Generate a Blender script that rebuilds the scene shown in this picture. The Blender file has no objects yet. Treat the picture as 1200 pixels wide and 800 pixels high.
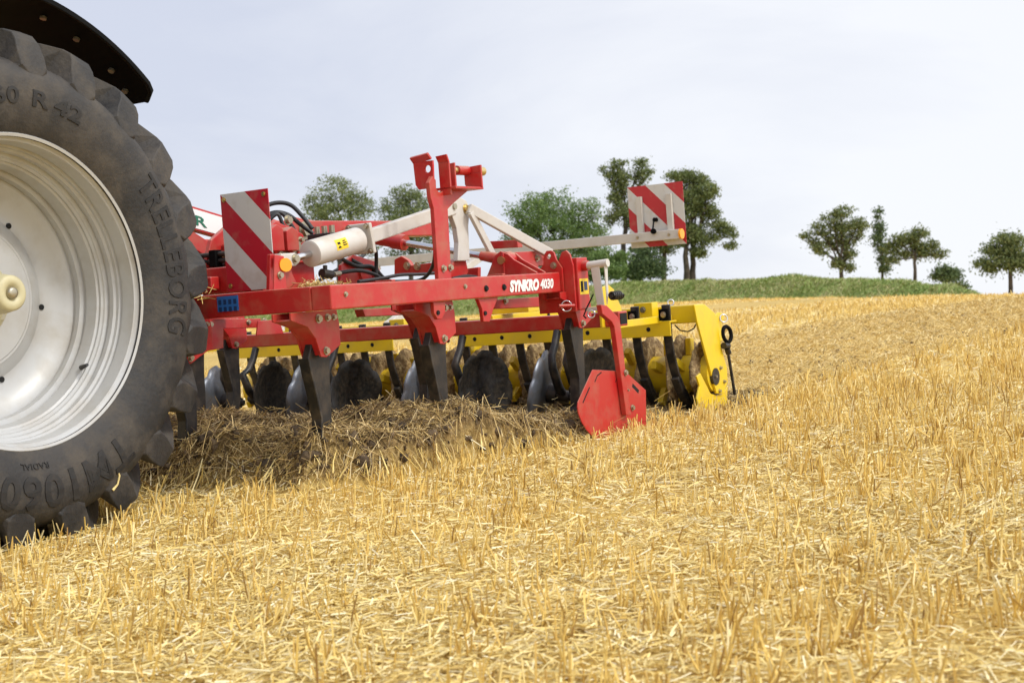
import bpy, bmesh, math, random
import numpy as np
from mathutils import Vector, Matrix
random.seed(7); RNG = np.random.default_rng(11)
PI = math.pi; rad = math.radians
SC = bpy.context.scene
COL = SC.collection

# ------------------------------------------------------------------ camera
CAMH = 0.7585
FPX = 1697.5
cd = bpy.data.cameras.new('camera'); cam = bpy.data.objects.new('camera', cd); COL.objects.link(cam)
cam.location = (0, 0, CAMH); cam.rotation_euler = (PI/2, 0, 0)
cd.sensor_fit = 'HORIZONTAL'; cd.sensor_width = 36.0; cd.lens = FPX/1200*36.0
cd.clip_start = 0.05; cd.clip_end = 3000
cd.dof.use_dof = True; cd.dof.focus_distance = 6.3; cd.dof.aperture_fstop = 6.3
SC.camera = cam

# ------------------------------------------------------------------ sky, sun, exposure
SUN_DIR = Vector((0.80, -0.42, 1.05)).normalized()
SUN_EL = math.asin(SUN_DIR.z); SUN_AZ = math.atan2(SUN_DIR.x, SUN_DIR.y)
W = bpy.data.worlds.new('World'); SC.world = W; W.use_nodes = True
nt = W.node_tree; nt.nodes.clear()
out = nt.nodes.new('ShaderNodeOutputWorld'); bg = nt.nodes.new('ShaderNodeBackground')
sky = nt.nodes.new('ShaderNodeTexSky'); sky.sky_type = 'NISHITA'; sky.sun_disc = False
sky.sun_elevation = SUN_EL; sky.sun_rotation = SUN_AZ
tc = nt.nodes.new('ShaderNodeTexCoord')
mp = nt.nodes.new('ShaderNodeMapping'); mp.inputs['Scale'].default_value = (1.0, 1.0, 3.2)
mp.inputs['Location'].default_value = (0.3, 0.1, 0.4)
nz = nt.nodes.new('ShaderNodeTexNoise'); nz.inputs['Scale'].default_value = 2.6
nz.inputs['Detail'].default_value = 6; nz.inputs['Roughness'].default_value = 0.55; nz.inputs['Distortion'].default_value = 0.4
cr = nt.nodes.new('ShaderNodeValToRGB')
cr.color_ramp.elements[0].position = 0.20; cr.color_ramp.elements[0].color = (5.6, 5.95, 7.0, 1)
cr.color_ramp.elements[1].position = 0.72; cr.color_ramp.elements[1].color = (7.95, 8.1, 8.5, 1)
mx = nt.nodes.new('ShaderNodeMix'); mx.data_type = 'RGBA'; mx.inputs['Factor'].default_value = 0.93
nt.links.new(tc.outputs['Generated'], mp.inputs['Vector']); nt.links.new(mp.outputs[0], nz.inputs['Vector'])
# the cloud cover is thinner, and so brighter, towards the right; the out-of-view glow round the sun is added to light the ground
sp3 = nt.nodes.new('ShaderNodeSeparateXYZ'); nt.links.new(tc.outputs['Generated'], sp3.inputs[0])
gx = nt.nodes.new('ShaderNodeMath'); gx.operation = 'MULTIPLY_ADD'; nt.links.new(sp3.outputs['X'], gx.inputs[0]); gx.inputs[1].default_value = 0.70
nt.links.new(nz.outputs['Fac'], gx.inputs[2]); nt.links.new(gx.outputs[0], cr.inputs[0])
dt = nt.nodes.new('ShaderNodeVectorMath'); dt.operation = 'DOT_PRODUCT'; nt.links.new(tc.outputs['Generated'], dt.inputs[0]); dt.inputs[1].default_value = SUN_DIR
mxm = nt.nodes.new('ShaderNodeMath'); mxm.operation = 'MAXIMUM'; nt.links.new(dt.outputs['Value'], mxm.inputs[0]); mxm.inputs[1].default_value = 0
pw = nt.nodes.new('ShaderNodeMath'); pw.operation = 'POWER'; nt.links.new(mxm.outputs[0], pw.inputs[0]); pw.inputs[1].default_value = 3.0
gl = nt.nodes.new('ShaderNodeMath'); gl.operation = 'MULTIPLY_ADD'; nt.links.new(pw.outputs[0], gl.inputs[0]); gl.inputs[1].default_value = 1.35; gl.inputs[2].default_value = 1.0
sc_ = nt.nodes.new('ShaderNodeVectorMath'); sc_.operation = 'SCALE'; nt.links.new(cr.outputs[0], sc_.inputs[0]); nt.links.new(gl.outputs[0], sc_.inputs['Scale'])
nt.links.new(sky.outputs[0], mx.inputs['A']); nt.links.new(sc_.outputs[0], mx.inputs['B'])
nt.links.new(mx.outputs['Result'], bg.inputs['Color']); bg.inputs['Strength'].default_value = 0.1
nt.links.new(bg.outputs[0], out.inputs[0])
sd = bpy.data.lights.new('sun', 'SUN'); sd.energy = 1.5; sd.angle = rad(8); sd.color = (1.0, 0.95, 0.86)
so = bpy.data.objects.new('sun', sd); COL.objects.link(so)
so.rotation_euler = SUN_DIR.to_track_quat('Z', 'Y').to_euler(); so.location = (10, -10, 20)
vs = SC.view_settings; vs.view_transform = 'Standard'; vs.look = 'None'; vs.exposure = 0.30; vs.gamma = 1.0
vs.use_curve_mapping = False

# ------------------------------------------------------------------ machine frame: t = across the machine, r = rearwards, u = up from the slope
Tt = Vector((0.8417, -0.5380, 0.0449)); Rr = Vector((0.5347, 0.8423, 0.0683)); Uu = Vector((-0.0745, -0.0335, 0.9967))
ORG = Vector((-1.6481, 5.1038, CAMH - 0.7106))
MM = Matrix(((Tt.x, Rr.x, Uu.x, ORG.x), (Tt.y, Rr.y, Uu.y, ORG.y), (Tt.z, Rr.z, Uu.z, ORG.z), (0, 0, 0, 1)))
MI = MM.inverted()
CAMM = MI @ Vector((0, 0, CAMH))
def at(px, py, t=None, r=None, z=None):
    """machine coordinates of the point of a plane t= / r= / z= that lies on the ray of a photo pixel"""
    d = (MI.to_3x3()) @ Vector(((px-600)/FPX, 1.0, (400-py)/FPX))
    i, v = (0, t) if t is not None else (1, r) if r is not None else (2, z)
    k = (v - CAMM[i]) / d[i]
    return CAMM + d*k

# ------------------------------------------------------------------ materials
def nodes(m):
    m.use_nodes = True
    return m.node_tree, m.node_tree.nodes['Principled BSDF']
MATS = {}
def mat(name, col, rough=0.5, metal=0.0, col2=None, scale=8.0, bump=0.0, bscale=60.0, coat=0.0, dust=None, dust_amt=0.0, lo=0.4, hi=0.62, spec=0.5, island=0.0, detail=5, settle=0.0):
    m = bpy.data.materials.new(name); t, b = nodes(m); N = t.nodes; L = t.links
    b.inputs['Base Color'].default_value = (*col, 1); b.inputs['Roughness'].default_value = rough
    b.inputs['Metallic'].default_value = metal; b.inputs['Specular IOR Level'].default_value = spec
    if coat: b.inputs['Coat Weight'].default_value = coat; b.inputs['Coat Roughness'].default_value = 0.15
    co = N.new('ShaderNodeTexCoord'); src = None
    if col2 is not None:
        n = N.new('ShaderNodeTexNoise'); n.inputs['Scale'].default_value = scale; n.inputs['Detail'].default_value = detail
        L.new(co.outputs['Object'], n.inputs['Vector'])
        r = N.new('ShaderNodeValToRGB'); r.color_ramp.elements[0].position = lo; r.color_ramp.elements[1].position = hi
        r.color_ramp.elements[0].color = (*col, 1); r.color_ramp.elements[1].color = (*col2, 1)
        L.new(n.outputs['Fac'], r.inputs[0]); src = r.outputs[0]
    if dust is not None:
        n = N.new('ShaderNodeTexNoise'); n.inputs['Scale'].default_value = scale*2.3; n.inputs['Detail'].default_value = 7; n.inputs['Roughness'].default_value = .65
        L.new(co.outputs['Object'], n.inputs['Vector'])
        r = N.new('ShaderNodeValToRGB'); r.color_ramp.elements[0].position = 0.45; r.color_ramp.elements[1].position = 0.75
        r.color_ramp.elements[0].color = (0, 0, 0, 1); r.color_ramp.elements[1].color = (dust_amt,)*3 + (1,)
        L.new(n.outputs['Fac'], r.inputs[0])
        x = N.new('ShaderNodeMix'); x.data_type = 'RGBA'; L.new(r.outputs[0], x.inputs['Factor'])
        if src is None: x.inputs['A'].default_value = (*col, 1)
        else: L.new(src, x.inputs['A'])
        x.inputs['B'].default_value = (*dust, 1); src = x.outputs['Result']
        ra = N.new('ShaderNodeMapRange'); ra.inputs['To Min'].default_value = rough; ra.inputs['To Max'].default_value = min(1, rough+.4)
        L.new(r.outputs[0], ra.inputs[0]); L.new(ra.outputs[0], b.inputs['Roughness'])
    if settle:
        g = N.new('ShaderNodeNewGeometry'); sz = N.new('ShaderNodeSeparateXYZ'); L.new(g.outputs['True Normal'], sz.inputs[0])
        u = N.new('ShaderNodeMapRange'); u.inputs['From Min'].default_value = .35; u.inputs['From Max'].default_value = .95; L.new(sz.outputs['Z'], u.inputs[0])
        n = N.new('ShaderNodeTexNoise'); n.inputs['Scale'].default_value = 9; n.inputs['Detail'].default_value = 8; n.inputs['Roughness'].default_value = .7
        L.new(co.outputs['Object'], n.inputs['Vector'])
        v = N.new('ShaderNodeMapRange'); v.inputs['From Min'].default_value = .36; v.inputs['From Max'].default_value = .62; v.inputs['To Max'].default_value = settle; L.new(n.outputs['Fac'], v.inputs[0])
        w = N.new('ShaderNodeMath'); w.operation = 'MULTIPLY'; L.new(u.outputs[0], w.inputs[0]); L.new(v.outputs[0], w.inputs[1])
        x = N.new('ShaderNodeMix'); x.data_type = 'RGBA'; L.new(w.outputs[0], x.inputs['Factor'])
        if src is None: x.inputs['A'].default_value = (*col, 1)
        else: L.new(src, x.inputs['A'])
        x.inputs['B'].default_value = (.42, .32, .20, 1); src = x.outputs['Result']
    if island:
        g = N.new('ShaderNodeNewGeometry'); h = N.new('ShaderNodeHueSaturation')
        ra = N.new('ShaderNodeMapRange'); ra.inputs['To Min'].default_value = 1-island; ra.inputs['To Max'].default_value = 1+island
        L.new(g.outputs['Random Per Island'], ra.inputs[0]); L.new(ra.outputs[0], h.inputs['Value'])
        if src is None: h.inputs['Color'].default_value = (*col, 1)
        else: L.new(src, h.inputs['Color'])
        src = h.outputs[0]
    if src is not None: L.new(src, b.inputs['Base Color'])
    if bump:
        n = N.new('ShaderNodeTexNoise'); n.inputs['Scale'].default_value = bscale; n.inputs['Detail'].default_value = 6
        L.new(co.outputs['Object'], n.inputs['Vector'])
        bp = N.new('ShaderNodeBump'); bp.inputs['Strength'].default_value = bump; bp.inputs['Distance'].default_value = 0.02
        L.new(n.outputs['Fac'], bp.inputs['Height']); L.new(bp.outputs[0], b.inputs['Normal'])
    MATS[name] = m
    return m
DUST = (0.33, 0.24, 0.14)
RED = mat('red_paint', (0.47, 0.017, 0.016), 0.36, dust=DUST, dust_amt=0.38, scale=3.4, coat=0.15, bump=0.03, bscale=25, settle=.75)
YEL = mat('yellow_paint', (0.80, 0.56, 0.010), 0.38, dust=DUST, dust_amt=0.24, scale=4.0, coat=0.2, settle=.45)
WHT = mat('cream_white_paint', (0.60, 0.575, 0.53), 0.4, dust=(0.4, .33, .24), dust_amt=0.35, scale=4.0, coat=0.1, settle=.5)
RIMM = mat('silver_rim_paint', (0.46, 0.46, 0.45), 0.36, dust=(0.33, .285, .215), dust_amt=0.55, scale=2.5, metal=0.15, coat=0.1)
RUB = mat('dusty_tyre_rubber', (0.020, 0.0185, 0.0175), 0.66, col2=(0.036, 0.031, 0.027), scale=3.5, dust=(0.14, 0.115, 0.085), dust_amt=0.5, bump=0.16, bscale=70)
RUBT = mat('raised_tyre_lettering', (0.013, 0.012, 0.0115), 0.68, dust=(0.09, .075, .06), dust_amt=.3)
BLK = mat('black_plastic', (0.007, 0.007, 0.007), 0.6, dust=(0.03, .026, .02), dust_amt=0.25, scale=3, spec=.03)
BST = mat('black_steel', (0.012, 0.012, 0.013), 0.42, dust=(0.16, .12, .075), dust_amt=0.5, scale=7)
GST = mat('worn_grey_steel', (0.036, 0.033, 0.031), 0.42, metal=0.5, dust=(0.16, .12, .08), dust_amt=0.5, scale=5, bump=.05)
BRT = mat('bright_worn_steel', (0.20, 0.22, 0.26), 0.42, metal=0.5, col2=(0.11, .12, .135), scale=6, dust=(0.16, .12, .075), dust_amt=.75)
MUDD = mat('mud_caked_disc', (0.007, 0.0066, 0.006), 0.6, col2=(0.020, 0.016, 0.012), scale=18, bump=.25, bscale=40, dust=(.20, .15, .09), dust_amt=.18, spec=.2)
t_, b_ = nodes(MUDD); n_ = t_.nodes.new('ShaderNodeTexNoise'); n_.inputs['Scale'].default_value = 4.2; n_.inputs['Detail'].default_value = 6; c_ = t_.nodes.new('ShaderNodeTexCoord'); t_.links.new(c_.outputs['Object'], n_.inputs['Vector'])
r_ = t_.nodes.new('ShaderNodeValToRGB'); r_.color_ramp.elements[0].position = .56; r_.color_ramp.elements[1].position = .72; t_.links.new(n_.outputs['Fac'], r_.inputs[0])
x_ = t_.nodes.new('ShaderNodeMix'); x_.data_type = 'RGBA'; t_.links.new(r_.outputs[0], x_.inputs['Factor']); t_.links.new(b_.inputs['Base Color'].links[0].from_socket, x_.inputs['A']); x_.inputs['B'].default_value = (.055, .056, .06, 1); t_.links.new(x_.outputs['Result'], b_.inputs['Base Color'])   # scraped bare metal
CHR = mat('chrome_rod', (0.62, 0.62, 0.64), 0.18, metal=1.0)
ZNC = mat('zinc_bolt', (0.42, 0.38, 0.28), 0.35, metal=0.8)
GLD = mat('yellow_zinc_pin', (0.66, 0.50, 0.22), 0.30, metal=0.9)
DRK = mat('dark_opening', (0.006, 0.006, 0.006), 0.9)
AMB = mat('amber_reflector', (0.95, 0.36, 0.01), 0.2)
STK = mat('yellow_warning_sticker', (0.85, 0.6, 0.02), 0.4)
BLU = mat('blue_sticker', (0.03, 0.13, 0.42), 0.4)
BLU2 = mat('dark_blue_print', (0.012, 0.035, 0.12), 0.4)
LWH = mat('white_lettering', (0.82, 0.82, 0.80), 0.45)
GRN = mat('green_lettering', (0.005, 0.14, 0.075), 0.45)
HUBM = mat('cream_hub_paint', (0.55, 0.50, 0.30), 0.45, dust=(.3, .25, .15), dust_amt=.4)
MUD = mat('straw_and_mud_crust', (0.20, 0.13, 0.06), 0.95, col2=(0.50, 0.37, 0.18), scale=26, bump=.9, bscale=55, lo=.42, hi=.7)
HOSE = mat('hydraulic_hose_rubber', (0.014, 0.014, 0.015), 0.5)
def stripe_mat(name, off):
    m = mat(name, (0.8, 0.8, 0.8), 0.35, coat=.2); t, b = nodes(m); N = t.nodes; L = t.links
    co = N.new('ShaderNodeTexCoord'); sx = N.new('ShaderNodeSeparateXYZ'); L.new(co.outputs['Object'], sx.inputs[0])
    a = N.new('ShaderNodeMath'); L.new(sx.outputs['X'], a.inputs[0]); L.new(sx.outputs['Z'], a.inputs[1])
    c = N.new('ShaderNodeMath'); L.new(a.outputs[0], c.inputs[0]); c.inputs[1].default_value = off
    d = N.new('ShaderNodeMath'); d.operation = 'DIVIDE'; L.new(c.outputs[0], d.inputs[0]); d.inputs[1].default_value = 0.282
    e = N.new('ShaderNodeMath'); e.operation = 'FRACT'; L.new(d.outputs[0], e.inputs[0])
    g = N.new('ShaderNodeMath'); g.operation = 'GREATER_THAN'; L.new(e.outputs[0], g.inputs[0]); g.inputs[1].default_value = 0.5
    n = N.new('ShaderNodeTexNoise'); n.inputs['Scale'].default_value = 14; n.inputs['Detail'].default_value = 6
    L.new(co.outputs['Object'], n.inputs['Vector'])
    x = N.new('ShaderNodeMix'); x.data_type = 'RGBA'; L.new(g.outputs[0], x.inputs['Factor'])
    x.inputs['A'].default_value = (0.62, 0.62, 0.60, 1); x.inputs['B'].default_value = (0.48, 0.012, 0.03, 1)
    r = N.new('ShaderNodeValToRGB'); r.color_ramp.elements[0].position = .55; r.color_ramp.elements[1].position = .75
    r.color_ramp.elements[0].color = (0, 0, 0, 1); r.color_ramp.elements[1].color = (.35, .35, .35, 1); L.new(n.outputs['Fac'], r.inputs[0])
    y = N.new('ShaderNodeMix'); y.data_type = 'RGBA'; L.new(r.outputs[0], y.inputs['Factor']); L.new(x.outputs['Result'], y.inputs['A'])
    y.inputs['B'].default_value = (.35, .27, .18, 1)
    L.new(y.outputs['Result'], b.inputs['Base Color'])
    return m

# ------------------------------------------------------------------ mesh builder
class MB:
    def __init__(s): s.v = []; s.f = []; s.sm = []
    def add(s, vs, fs, smooth=False):
        k = len(s.v); s.v += [Vector(p) for p in vs]
        for f in fs: s.f.append([i+k for i in f]); s.sm.append(smooth)
    def box(s, x0, x1, y0, y1, z0, z1):
        s.add([(x0,y0,z0),(x1,y0,z0),(x1,y1,z0),(x0,y1,z0),(x0,y0,z1),(x1,y0,z1),(x1,y1,z1),(x0,y1,z1)],
              [(3,2,1,0),(4,5,6,7),(0,1,5,4),(1,2,6,5),(2,3,7,6),(3,0,4,7)]); return s
    def prism(s, pts, ax, a, b):
        """polygon of 2D pts extruded along ax ('t': pts are (r,z); 'r': (t,z); 'z': (t,r))"""
        n = len(pts)
        def P(p, v): return (v,p[0],p[1]) if ax=='t' else (p[0],v,p[1]) if ax=='r' else (p[0],p[1],v)
        s.add([P(p,a) for p in pts]+[P(p,b) for p in pts],
              [list(range(n-1,-1,-1)), list(range(n,2*n))]+[[i,(i+1)%n,n+(i+1)%n,n+i] for i in range(n)]); return s
    def tube(s, pts, R, n=10, caps=True):
        pts = [Vector(p) for p in pts]; m = len(pts)
        Rs = R if isinstance(R, (list, tuple)) else [R]*m
        vs, fs = [], []; up = None
        for i, p in enumerate(pts):
            d = (pts[min(i+1,m-1)]-pts[max(i-1,0)]).normalized()
            if up is None: up = Vector((0,0,1)) if abs(d.z) < .9 else Vector((1,0,0))
            a = d.cross(up).normalized(); up = a.cross(d).normalized()
            for k in range(n):
                th = 2*PI*k/n; vs.append(p + (a*math.cos(th)+up*math.sin(th))*Rs[i])
        for i in range(m-1):
            for k in range(n):
                k2 = (k+1)%n; fs.append((i*n+k, i*n+k2, (i+1)*n+k2, (i+1)*n+k))
        s.add(vs, fs, True)
        if caps:
            s.add(vs[:n], [list(range(n))]); s.add(vs[-n:], [list(range(n-1,-1,-1))])
        return s
    def bar(s, p, q, w, h, up=(0,0,1)):
        """square bar from p to q: w across, h along up"""
        p, q = Vector(p), Vector(q); d = (q-p).normalized(); a = d.cross(Vector(up)).normalized(); b = a.cross(d)
        vs = [e + a*(sx*w/2) + b*(sz*h/2) for e in (p, q) for sx, sz in ((-1,-1),(1,-1),(1,1),(-1,1))]
        s.add(vs, [(0,1,2,3),(7,6,5,4),(0,4,5,1),(1,5,6,2),(2,6,7,3),(3,7,4,0)]); return s
    def lathe(s, prof, c, n=64, axis=0, a0=0.0, a1=2*PI, closed=False):
        """profile of (axial, radius) turned about the axis through c"""
        vs, fs = [], []; m = len(prof); full = abs(a1-a0-2*PI) < 1e-6; N = n if full else n+1
        for k in range(N):
            th = a0 + (a1-a0)*k/n; co, si = math.cos(th), math.sin(th)
            for ax, R in prof:
                p = (ax, R*co, R*si) if axis == 0 else (R*co, ax, R*si) if axis == 1 else (R*co, R*si, ax)
                vs.append(Vector(c)+Vector(p))
        for k in range(n):
            k2 = (k+1)%N
            for j in range(m if closed else m-1):
                j2 = (j+1)%m; fs.append((k*m+j, k*m+j2, k2*m+j2, k2*m+j))
        s.add(vs, fs, True); return s
    def bolt(s, p, axis, R=.012, h=.010):
        """hexagon head with a washer, standing on p along axis"""
        p, d = Vector(p), Vector(axis).normalized()
        s.tube([p, p+d*.003], R*1.35, 12); s.tube([p+d*.003, p+d*(.003+h)], R, 6)
        return s
    def build(s, name, m, parent=None, base=Vector((0,0,0)), bevel=0.0, label=None, recalc=True, crease=0):
        me = bpy.data.meshes.new(name)
        me.from_pydata([tuple(p-base) for p in s.v], [], s.f)
        me.polygons.foreach_set('use_smooth', s.sm)
        if recalc:
            b = bmesh.new(); b.from_mesh(me); bmesh.ops.recalc_face_normals(b, faces=b.faces); b.to_mesh(me); b.free()
        me.materials.append(m); me.update()
        o = bpy.data.objects.new(name, me); COL.objects.link(o)
        if parent: o.parent = parent
        if bevel:
            md = o.modifiers.new('bevel', 'BEVEL'); md.width = bevel; md.segments = 2; md.limit_method = 'ANGLE'; md.angle_limit = rad(40)
            md.harden_normals = False
        if crease:
            md = o.modifiers.new('crease', 'EDGE_SPLIT'); md.split_angle = rad(crease); md.use_edge_sharp = False
        if label: o['label'] = label
        return o
def text_mesh(body, size, shear=0.0, bold=0.0, extrude=0.0, spacing=1.0, res=3):
    cu = bpy.data.curves.new('lettering', 'FONT'); cu.body = body; cu.size = size; cu.shear = shear; cu.offset = bold
    cu.extrude = extrude; cu.space_character = spacing; cu.resolution_u = res
    o = bpy.data.objects.new('lettering', cu); COL.objects.link(o)
    dg = bpy.context.evaluated_depsgraph_get(); me = bpy.data.meshes.new_from_object(o.evaluated_get(dg))
    bpy.data.objects.remove(o); bpy.data.curves.remove(cu)
    return me
def tag(o, label, cat, group=None, kind=None):
    if label: o['label'] = label
    if cat: o['category'] = cat
    if group: o['group'] = group
    if kind: o['kind'] = kind
    return o
def thing(name, label, cat, base):
    o = bpy.data.objects.new(name, None); COL.objects.link(o); o.empty_display_size = .2
    o.matrix_world = MM @ Matrix.Translation(base); return tag(o, label, cat)

# ------------------------------------------------------------------ terrain
SX, SY = 0.0747, 0.0336
EA = np.array([-.60, -.30, -.112, -.065, .0707, .147, .2357, .2946, .33, .40])     # directions
EY = np.array([95., 95., 90., 86., 78., 70., 60., 52., 45., 45.])                  # distance of the field's far edge
EP = np.array([386., 383., 379., 374., 359., 352., 349., 348., 348., 350.])       # height it reaches, as seen from the camera
DROP = ((EP - (400-1697*(SY+SX*EA)))*EY - 1697*CAMH)/1697/(EY-15)**2
BA = np.array([-.60, -.15, .0707, .147, .1945, .2357, .2946, .318, .332, .40])
BP = np.array([362., 350., 333., 329., 325.5, 326., 335., 342., 350., 352.])       # crest of the grass bank
def wave(x, y, s):
    return (np.sin(x*1.7*s+1.3)*np.sin(y*1.3*s+.4)+np.sin(x*3.1*s-y*2.3*s+2.)*.6+np.sin(y*4.7*s+x*1.1*s)*.4)/2.
def vnoise(x, y, seed=0):
    xi = np.floor(x).astype(np.int64); yi = np.floor(y).astype(np.int64); fx = x-xi; fy = y-yi
    fx = fx*fx*(3-2*fx); fy = fy*fy*(3-2*fy)
    def h(a, b):
        n = (a*374761393 + b*668265263 + seed*1442695041) & 0xffffffff
        n = ((n ^ (n >> 13))*1274126177) & 0xffffffff
        return ((n ^ (n >> 16)) & 0xffff)/65535.
    return (h(xi,yi)*(1-fx)+h(xi+1,yi)*fx)*(1-fy)+(h(xi,yi+1)*(1-fx)+h(xi+1,yi+1)*fx)*fy
def sstep(a, b, x):
    k = np.clip((x-a)/(b-a), 0, 1); return k*k*(3-2*k)
def mach(x, y):
    """machine t, r of ground points (height ignored)"""
    dx, dy = x-ORG.x, y-ORG.y
    return Tt.x*dx+Tt.y*dy, Rr.x*dx+Rr.y*dy
def worked(x, y):
    """1 where the cultivator has already been"""
    t, r = mach(x, y); n = (vnoise(x*2.2, y*2.2, 3)-.5)*.22
    cur = sstep(.74, .56, t+n)*sstep(-.06, .14, r+n*.9-np.interp(t, [-3., -.85, 0., .30, .50, .60, .72], [1.35, 1.10, 1.10, 1.02, 1.20, 1.85, 2.58]))*sstep(-3.4, -3.2, t)
    old = sstep(-9.5, -10.2, t+n*3)*sstep(-16.5, -15.5, t+n*3)
    return np.maximum(cur, old)
def ground(x, y, fine=True):
    x = np.asarray(x, float); y = np.asarray(y, float)
    rho = np.hypot(x, y); az = np.arctan2(x, y); a = np.tan(np.clip(az, -.5404, .3805))
    Y = np.where(np.abs(az) < .38, np.maximum(y, .01), rho*.9)
    c = np.interp(a, EA, DROP); Ye = np.interp(a, EA, EY)
    d = np.where(Y < Ye, c*np.maximum(Y-15, 0)**2, c*(Ye-15)**2+2*c*(Ye-15)*(Y-Ye))
    z = (SX*x+SY*y)*np.minimum(1, 110.0/np.maximum(rho, 1e-3)) - d
    if not fine: return z
    w = worked(x, y); t, r = mach(x, y)
    z = z + (vnoise(x*1.1, y*1.1, 1)-.5)*.03
    near = sstep(20, 12, rho)
    ridge = np.exp(-(np.maximum(np.abs(r-1.56)-.40, 0)/.38)**2)*.150 + np.exp(-((t-.34)/.22)**2-((r-1.16)/.25)**2)*.07 + np.exp(-((r-2.75)/.6)**2)*.045 + .03*sstep(4.6, 2.0, r)
    lump = vnoise(x*3.3, y*3.3, 5)*.45+vnoise(x*9, y*9, 6)*.30+vnoise(x*23, y*23, 7)*.22
    z = z + near*w*(ridge*(.55+.9*lump) + .07*(lump-.40))
    z = z - .05*near*sstep(.35, .5, t)*sstep(.85, .7, t)*sstep(3.8, 4.1, r)*sstep(4.9, 4.6, r)
    # rut under the tyre
    z = z - .028*sstep(.12, .02, np.abs(t+.34)-.22)*sstep(.25, .0, np.abs(r)-.15)*near
    return z
def gz(x, y): return float(ground(np.array([x]), np.array([y]))[0])

def ramp(N, L, fac, stops):
    r = N.new('ShaderNodeValToRGB'); e = r.color_ramp.elements
    while len(e) < len(stops): e.new(.5)
    for q, (p, c) in zip(e, stops): q.position = p; q.color = (*c, 1) if len(c) == 3 else c
    L.new(fac, r.inputs[0]); return r.outputs[0]
def ground_mat():
    m = bpy.data.materials.new('straw_covered_soil'); t, b = nodes(m); N = t.nodes; L = t.links
    b.inputs['Roughness'].default_value = .95; b.inputs['Specular IOR Level'].default_value = .1
    co = N.new('ShaderNodeTexCoord')
    def noise(scale, detail=6, vec=None, rough=.6):
        n = N.new('ShaderNodeTexNoise'); n.inputs['Scale'].default_value = scale; n.inputs['Detail'].default_value = detail; n.inputs['Roughness'].default_value = rough
        L.new(vec or co.outputs['Object'], n.inputs['Vector']); return n.outputs['Fac']
    straw = ramp(N, L, noise(34, 8), [(.24, (.30, .19, .06)), (.40, (.58, .40, .125)), (.54, (.75, .545, .185)), (.75, (.84, .68, .32))])
    soil = ramp(N, L, noise(28, 8), [(.30, (.065, .045, .026)), (.46, (.16, .108, .055)), (.60, (.33, .225, .10)), (.78, (.52, .37, .16))])
    tint = ramp(N, L, noise(.35, 4), [(.35, (.88, .86, .82)), (.65, (1.1, 1.08, 1.05))])
    at_ = N.new('ShaderNodeAttribute'); at_.attribute_name = 'worked'
    x = N.new('ShaderNodeMix'); x.data_type = 'RGBA'; L.new(at_.outputs['Fac'], x.inputs['Factor']); L.new(straw, x.inputs['A']); L.new(soil, x.inputs['B'])
    y = N.new('ShaderNodeMix'); y.data_type = 'RGBA'; y.blend_type = 'MULTIPLY'; y.inputs['Factor'].default_value = 1; L.new(x.outputs['Result'], y.inputs['A']); L.new(tint, y.inputs['B'])
    # paler swaths of chopped straw that follow the driving direction
    aw = N.new('ShaderNodeAttribute'); aw.attribute_name = 'swath'
    w = N.new('ShaderNodeMix'); w.data_type = 'RGBA'; L.new(aw.outputs['Fac'], w.inputs['Factor']); L.new(y.outputs['Result'], w.inputs['A']); w.inputs['B'].default_value = (.78, .63, .34, 1)
    L.new(w.outputs['Result'], b.inputs['Base Color'])
    bp = N.new('ShaderNodeBump'); bp.inputs['Strength'].default_value = .8; bp.inputs['Distance'].default_value = .03
    L.new(noise(45, 8), bp.inputs['Height']); L.new(bp.outputs[0], b.inputs['Normal'])
    return m
def build_ground():
    A = np.concatenate([np.linspace(-PI, -.75, 50)[:-1], np.linspace(-.75, -.40, 50)[:-1], np.linspace(-.40, .40, 440), np.linspace(.40, .75, 50)[1:], np.linspace(.75, PI, 50)[1:-1]])
    Rad = np.concatenate([[.02, .2, .5, .9], np.geomspace(1.3, 4.8, 150), np.geomspace(4.8, 9.5, 260)[1:], np.geomspace(9.5, 100, 200)[1:], np.geomspace(100, 900, 25)[1:]])
    aa, rr = np.meshgrid(A, Rad, indexing='ij')
    X, Y = np.sin(aa)*rr, np.cos(aa)*rr; Z = ground(X, Y)
    na, nr = X.shape; V = np.stack([X, Y, Z], -1).reshape(-1, 3)
    i = np.arange(na)[:, None]*nr; i2 = ((np.arange(na)+1)%na)[:, None]*nr; j = np.arange(nr-1)[None, :]
    F = np.stack([i+j, i+j+1, i2+j+1, i2+j], -1).reshape(-1, 4)
    me = bpy.data.meshes.new('field'); quick_mesh(me, V, F, True)
    tt, rm = mach(X, Y)
    a1 = me.attributes.new('worked', 'FLOAT', 'POINT'); fresh = 1-.95*sstep(3.7, 5.2, rm+(vnoise(X*1.5, Y*1.5, 8)-.5)*1.5)
    a1.data.foreach_set('value', (worked(X, Y)*np.where(tt < -6, .30, fresh)).reshape(-1).astype(np.float32))
    n = (vnoise(X*.5, Y*.5, 9)-.5)*1.2
    sw = sstep(-3.3, -3.7, tt+n*.4)*sstep(-5.2, -4.7, tt+n*.4)*.75 + sstep(-7.4, -7.8, tt+n*.5)*sstep(-9.3, -8.9, tt+n*.5)*.8
    a2 = me.attributes.new('swath', 'FLOAT', 'POINT'); a2.data.foreach_set('value', sw.reshape(-1).astype(np.float32))
    me.materials.append(ground_mat())
    o = bpy.data.objects.new('field', me); COL.objects.link(o); tag(o, 'sloping harvested field covered in golden straw', 'field', kind='structure')
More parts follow.
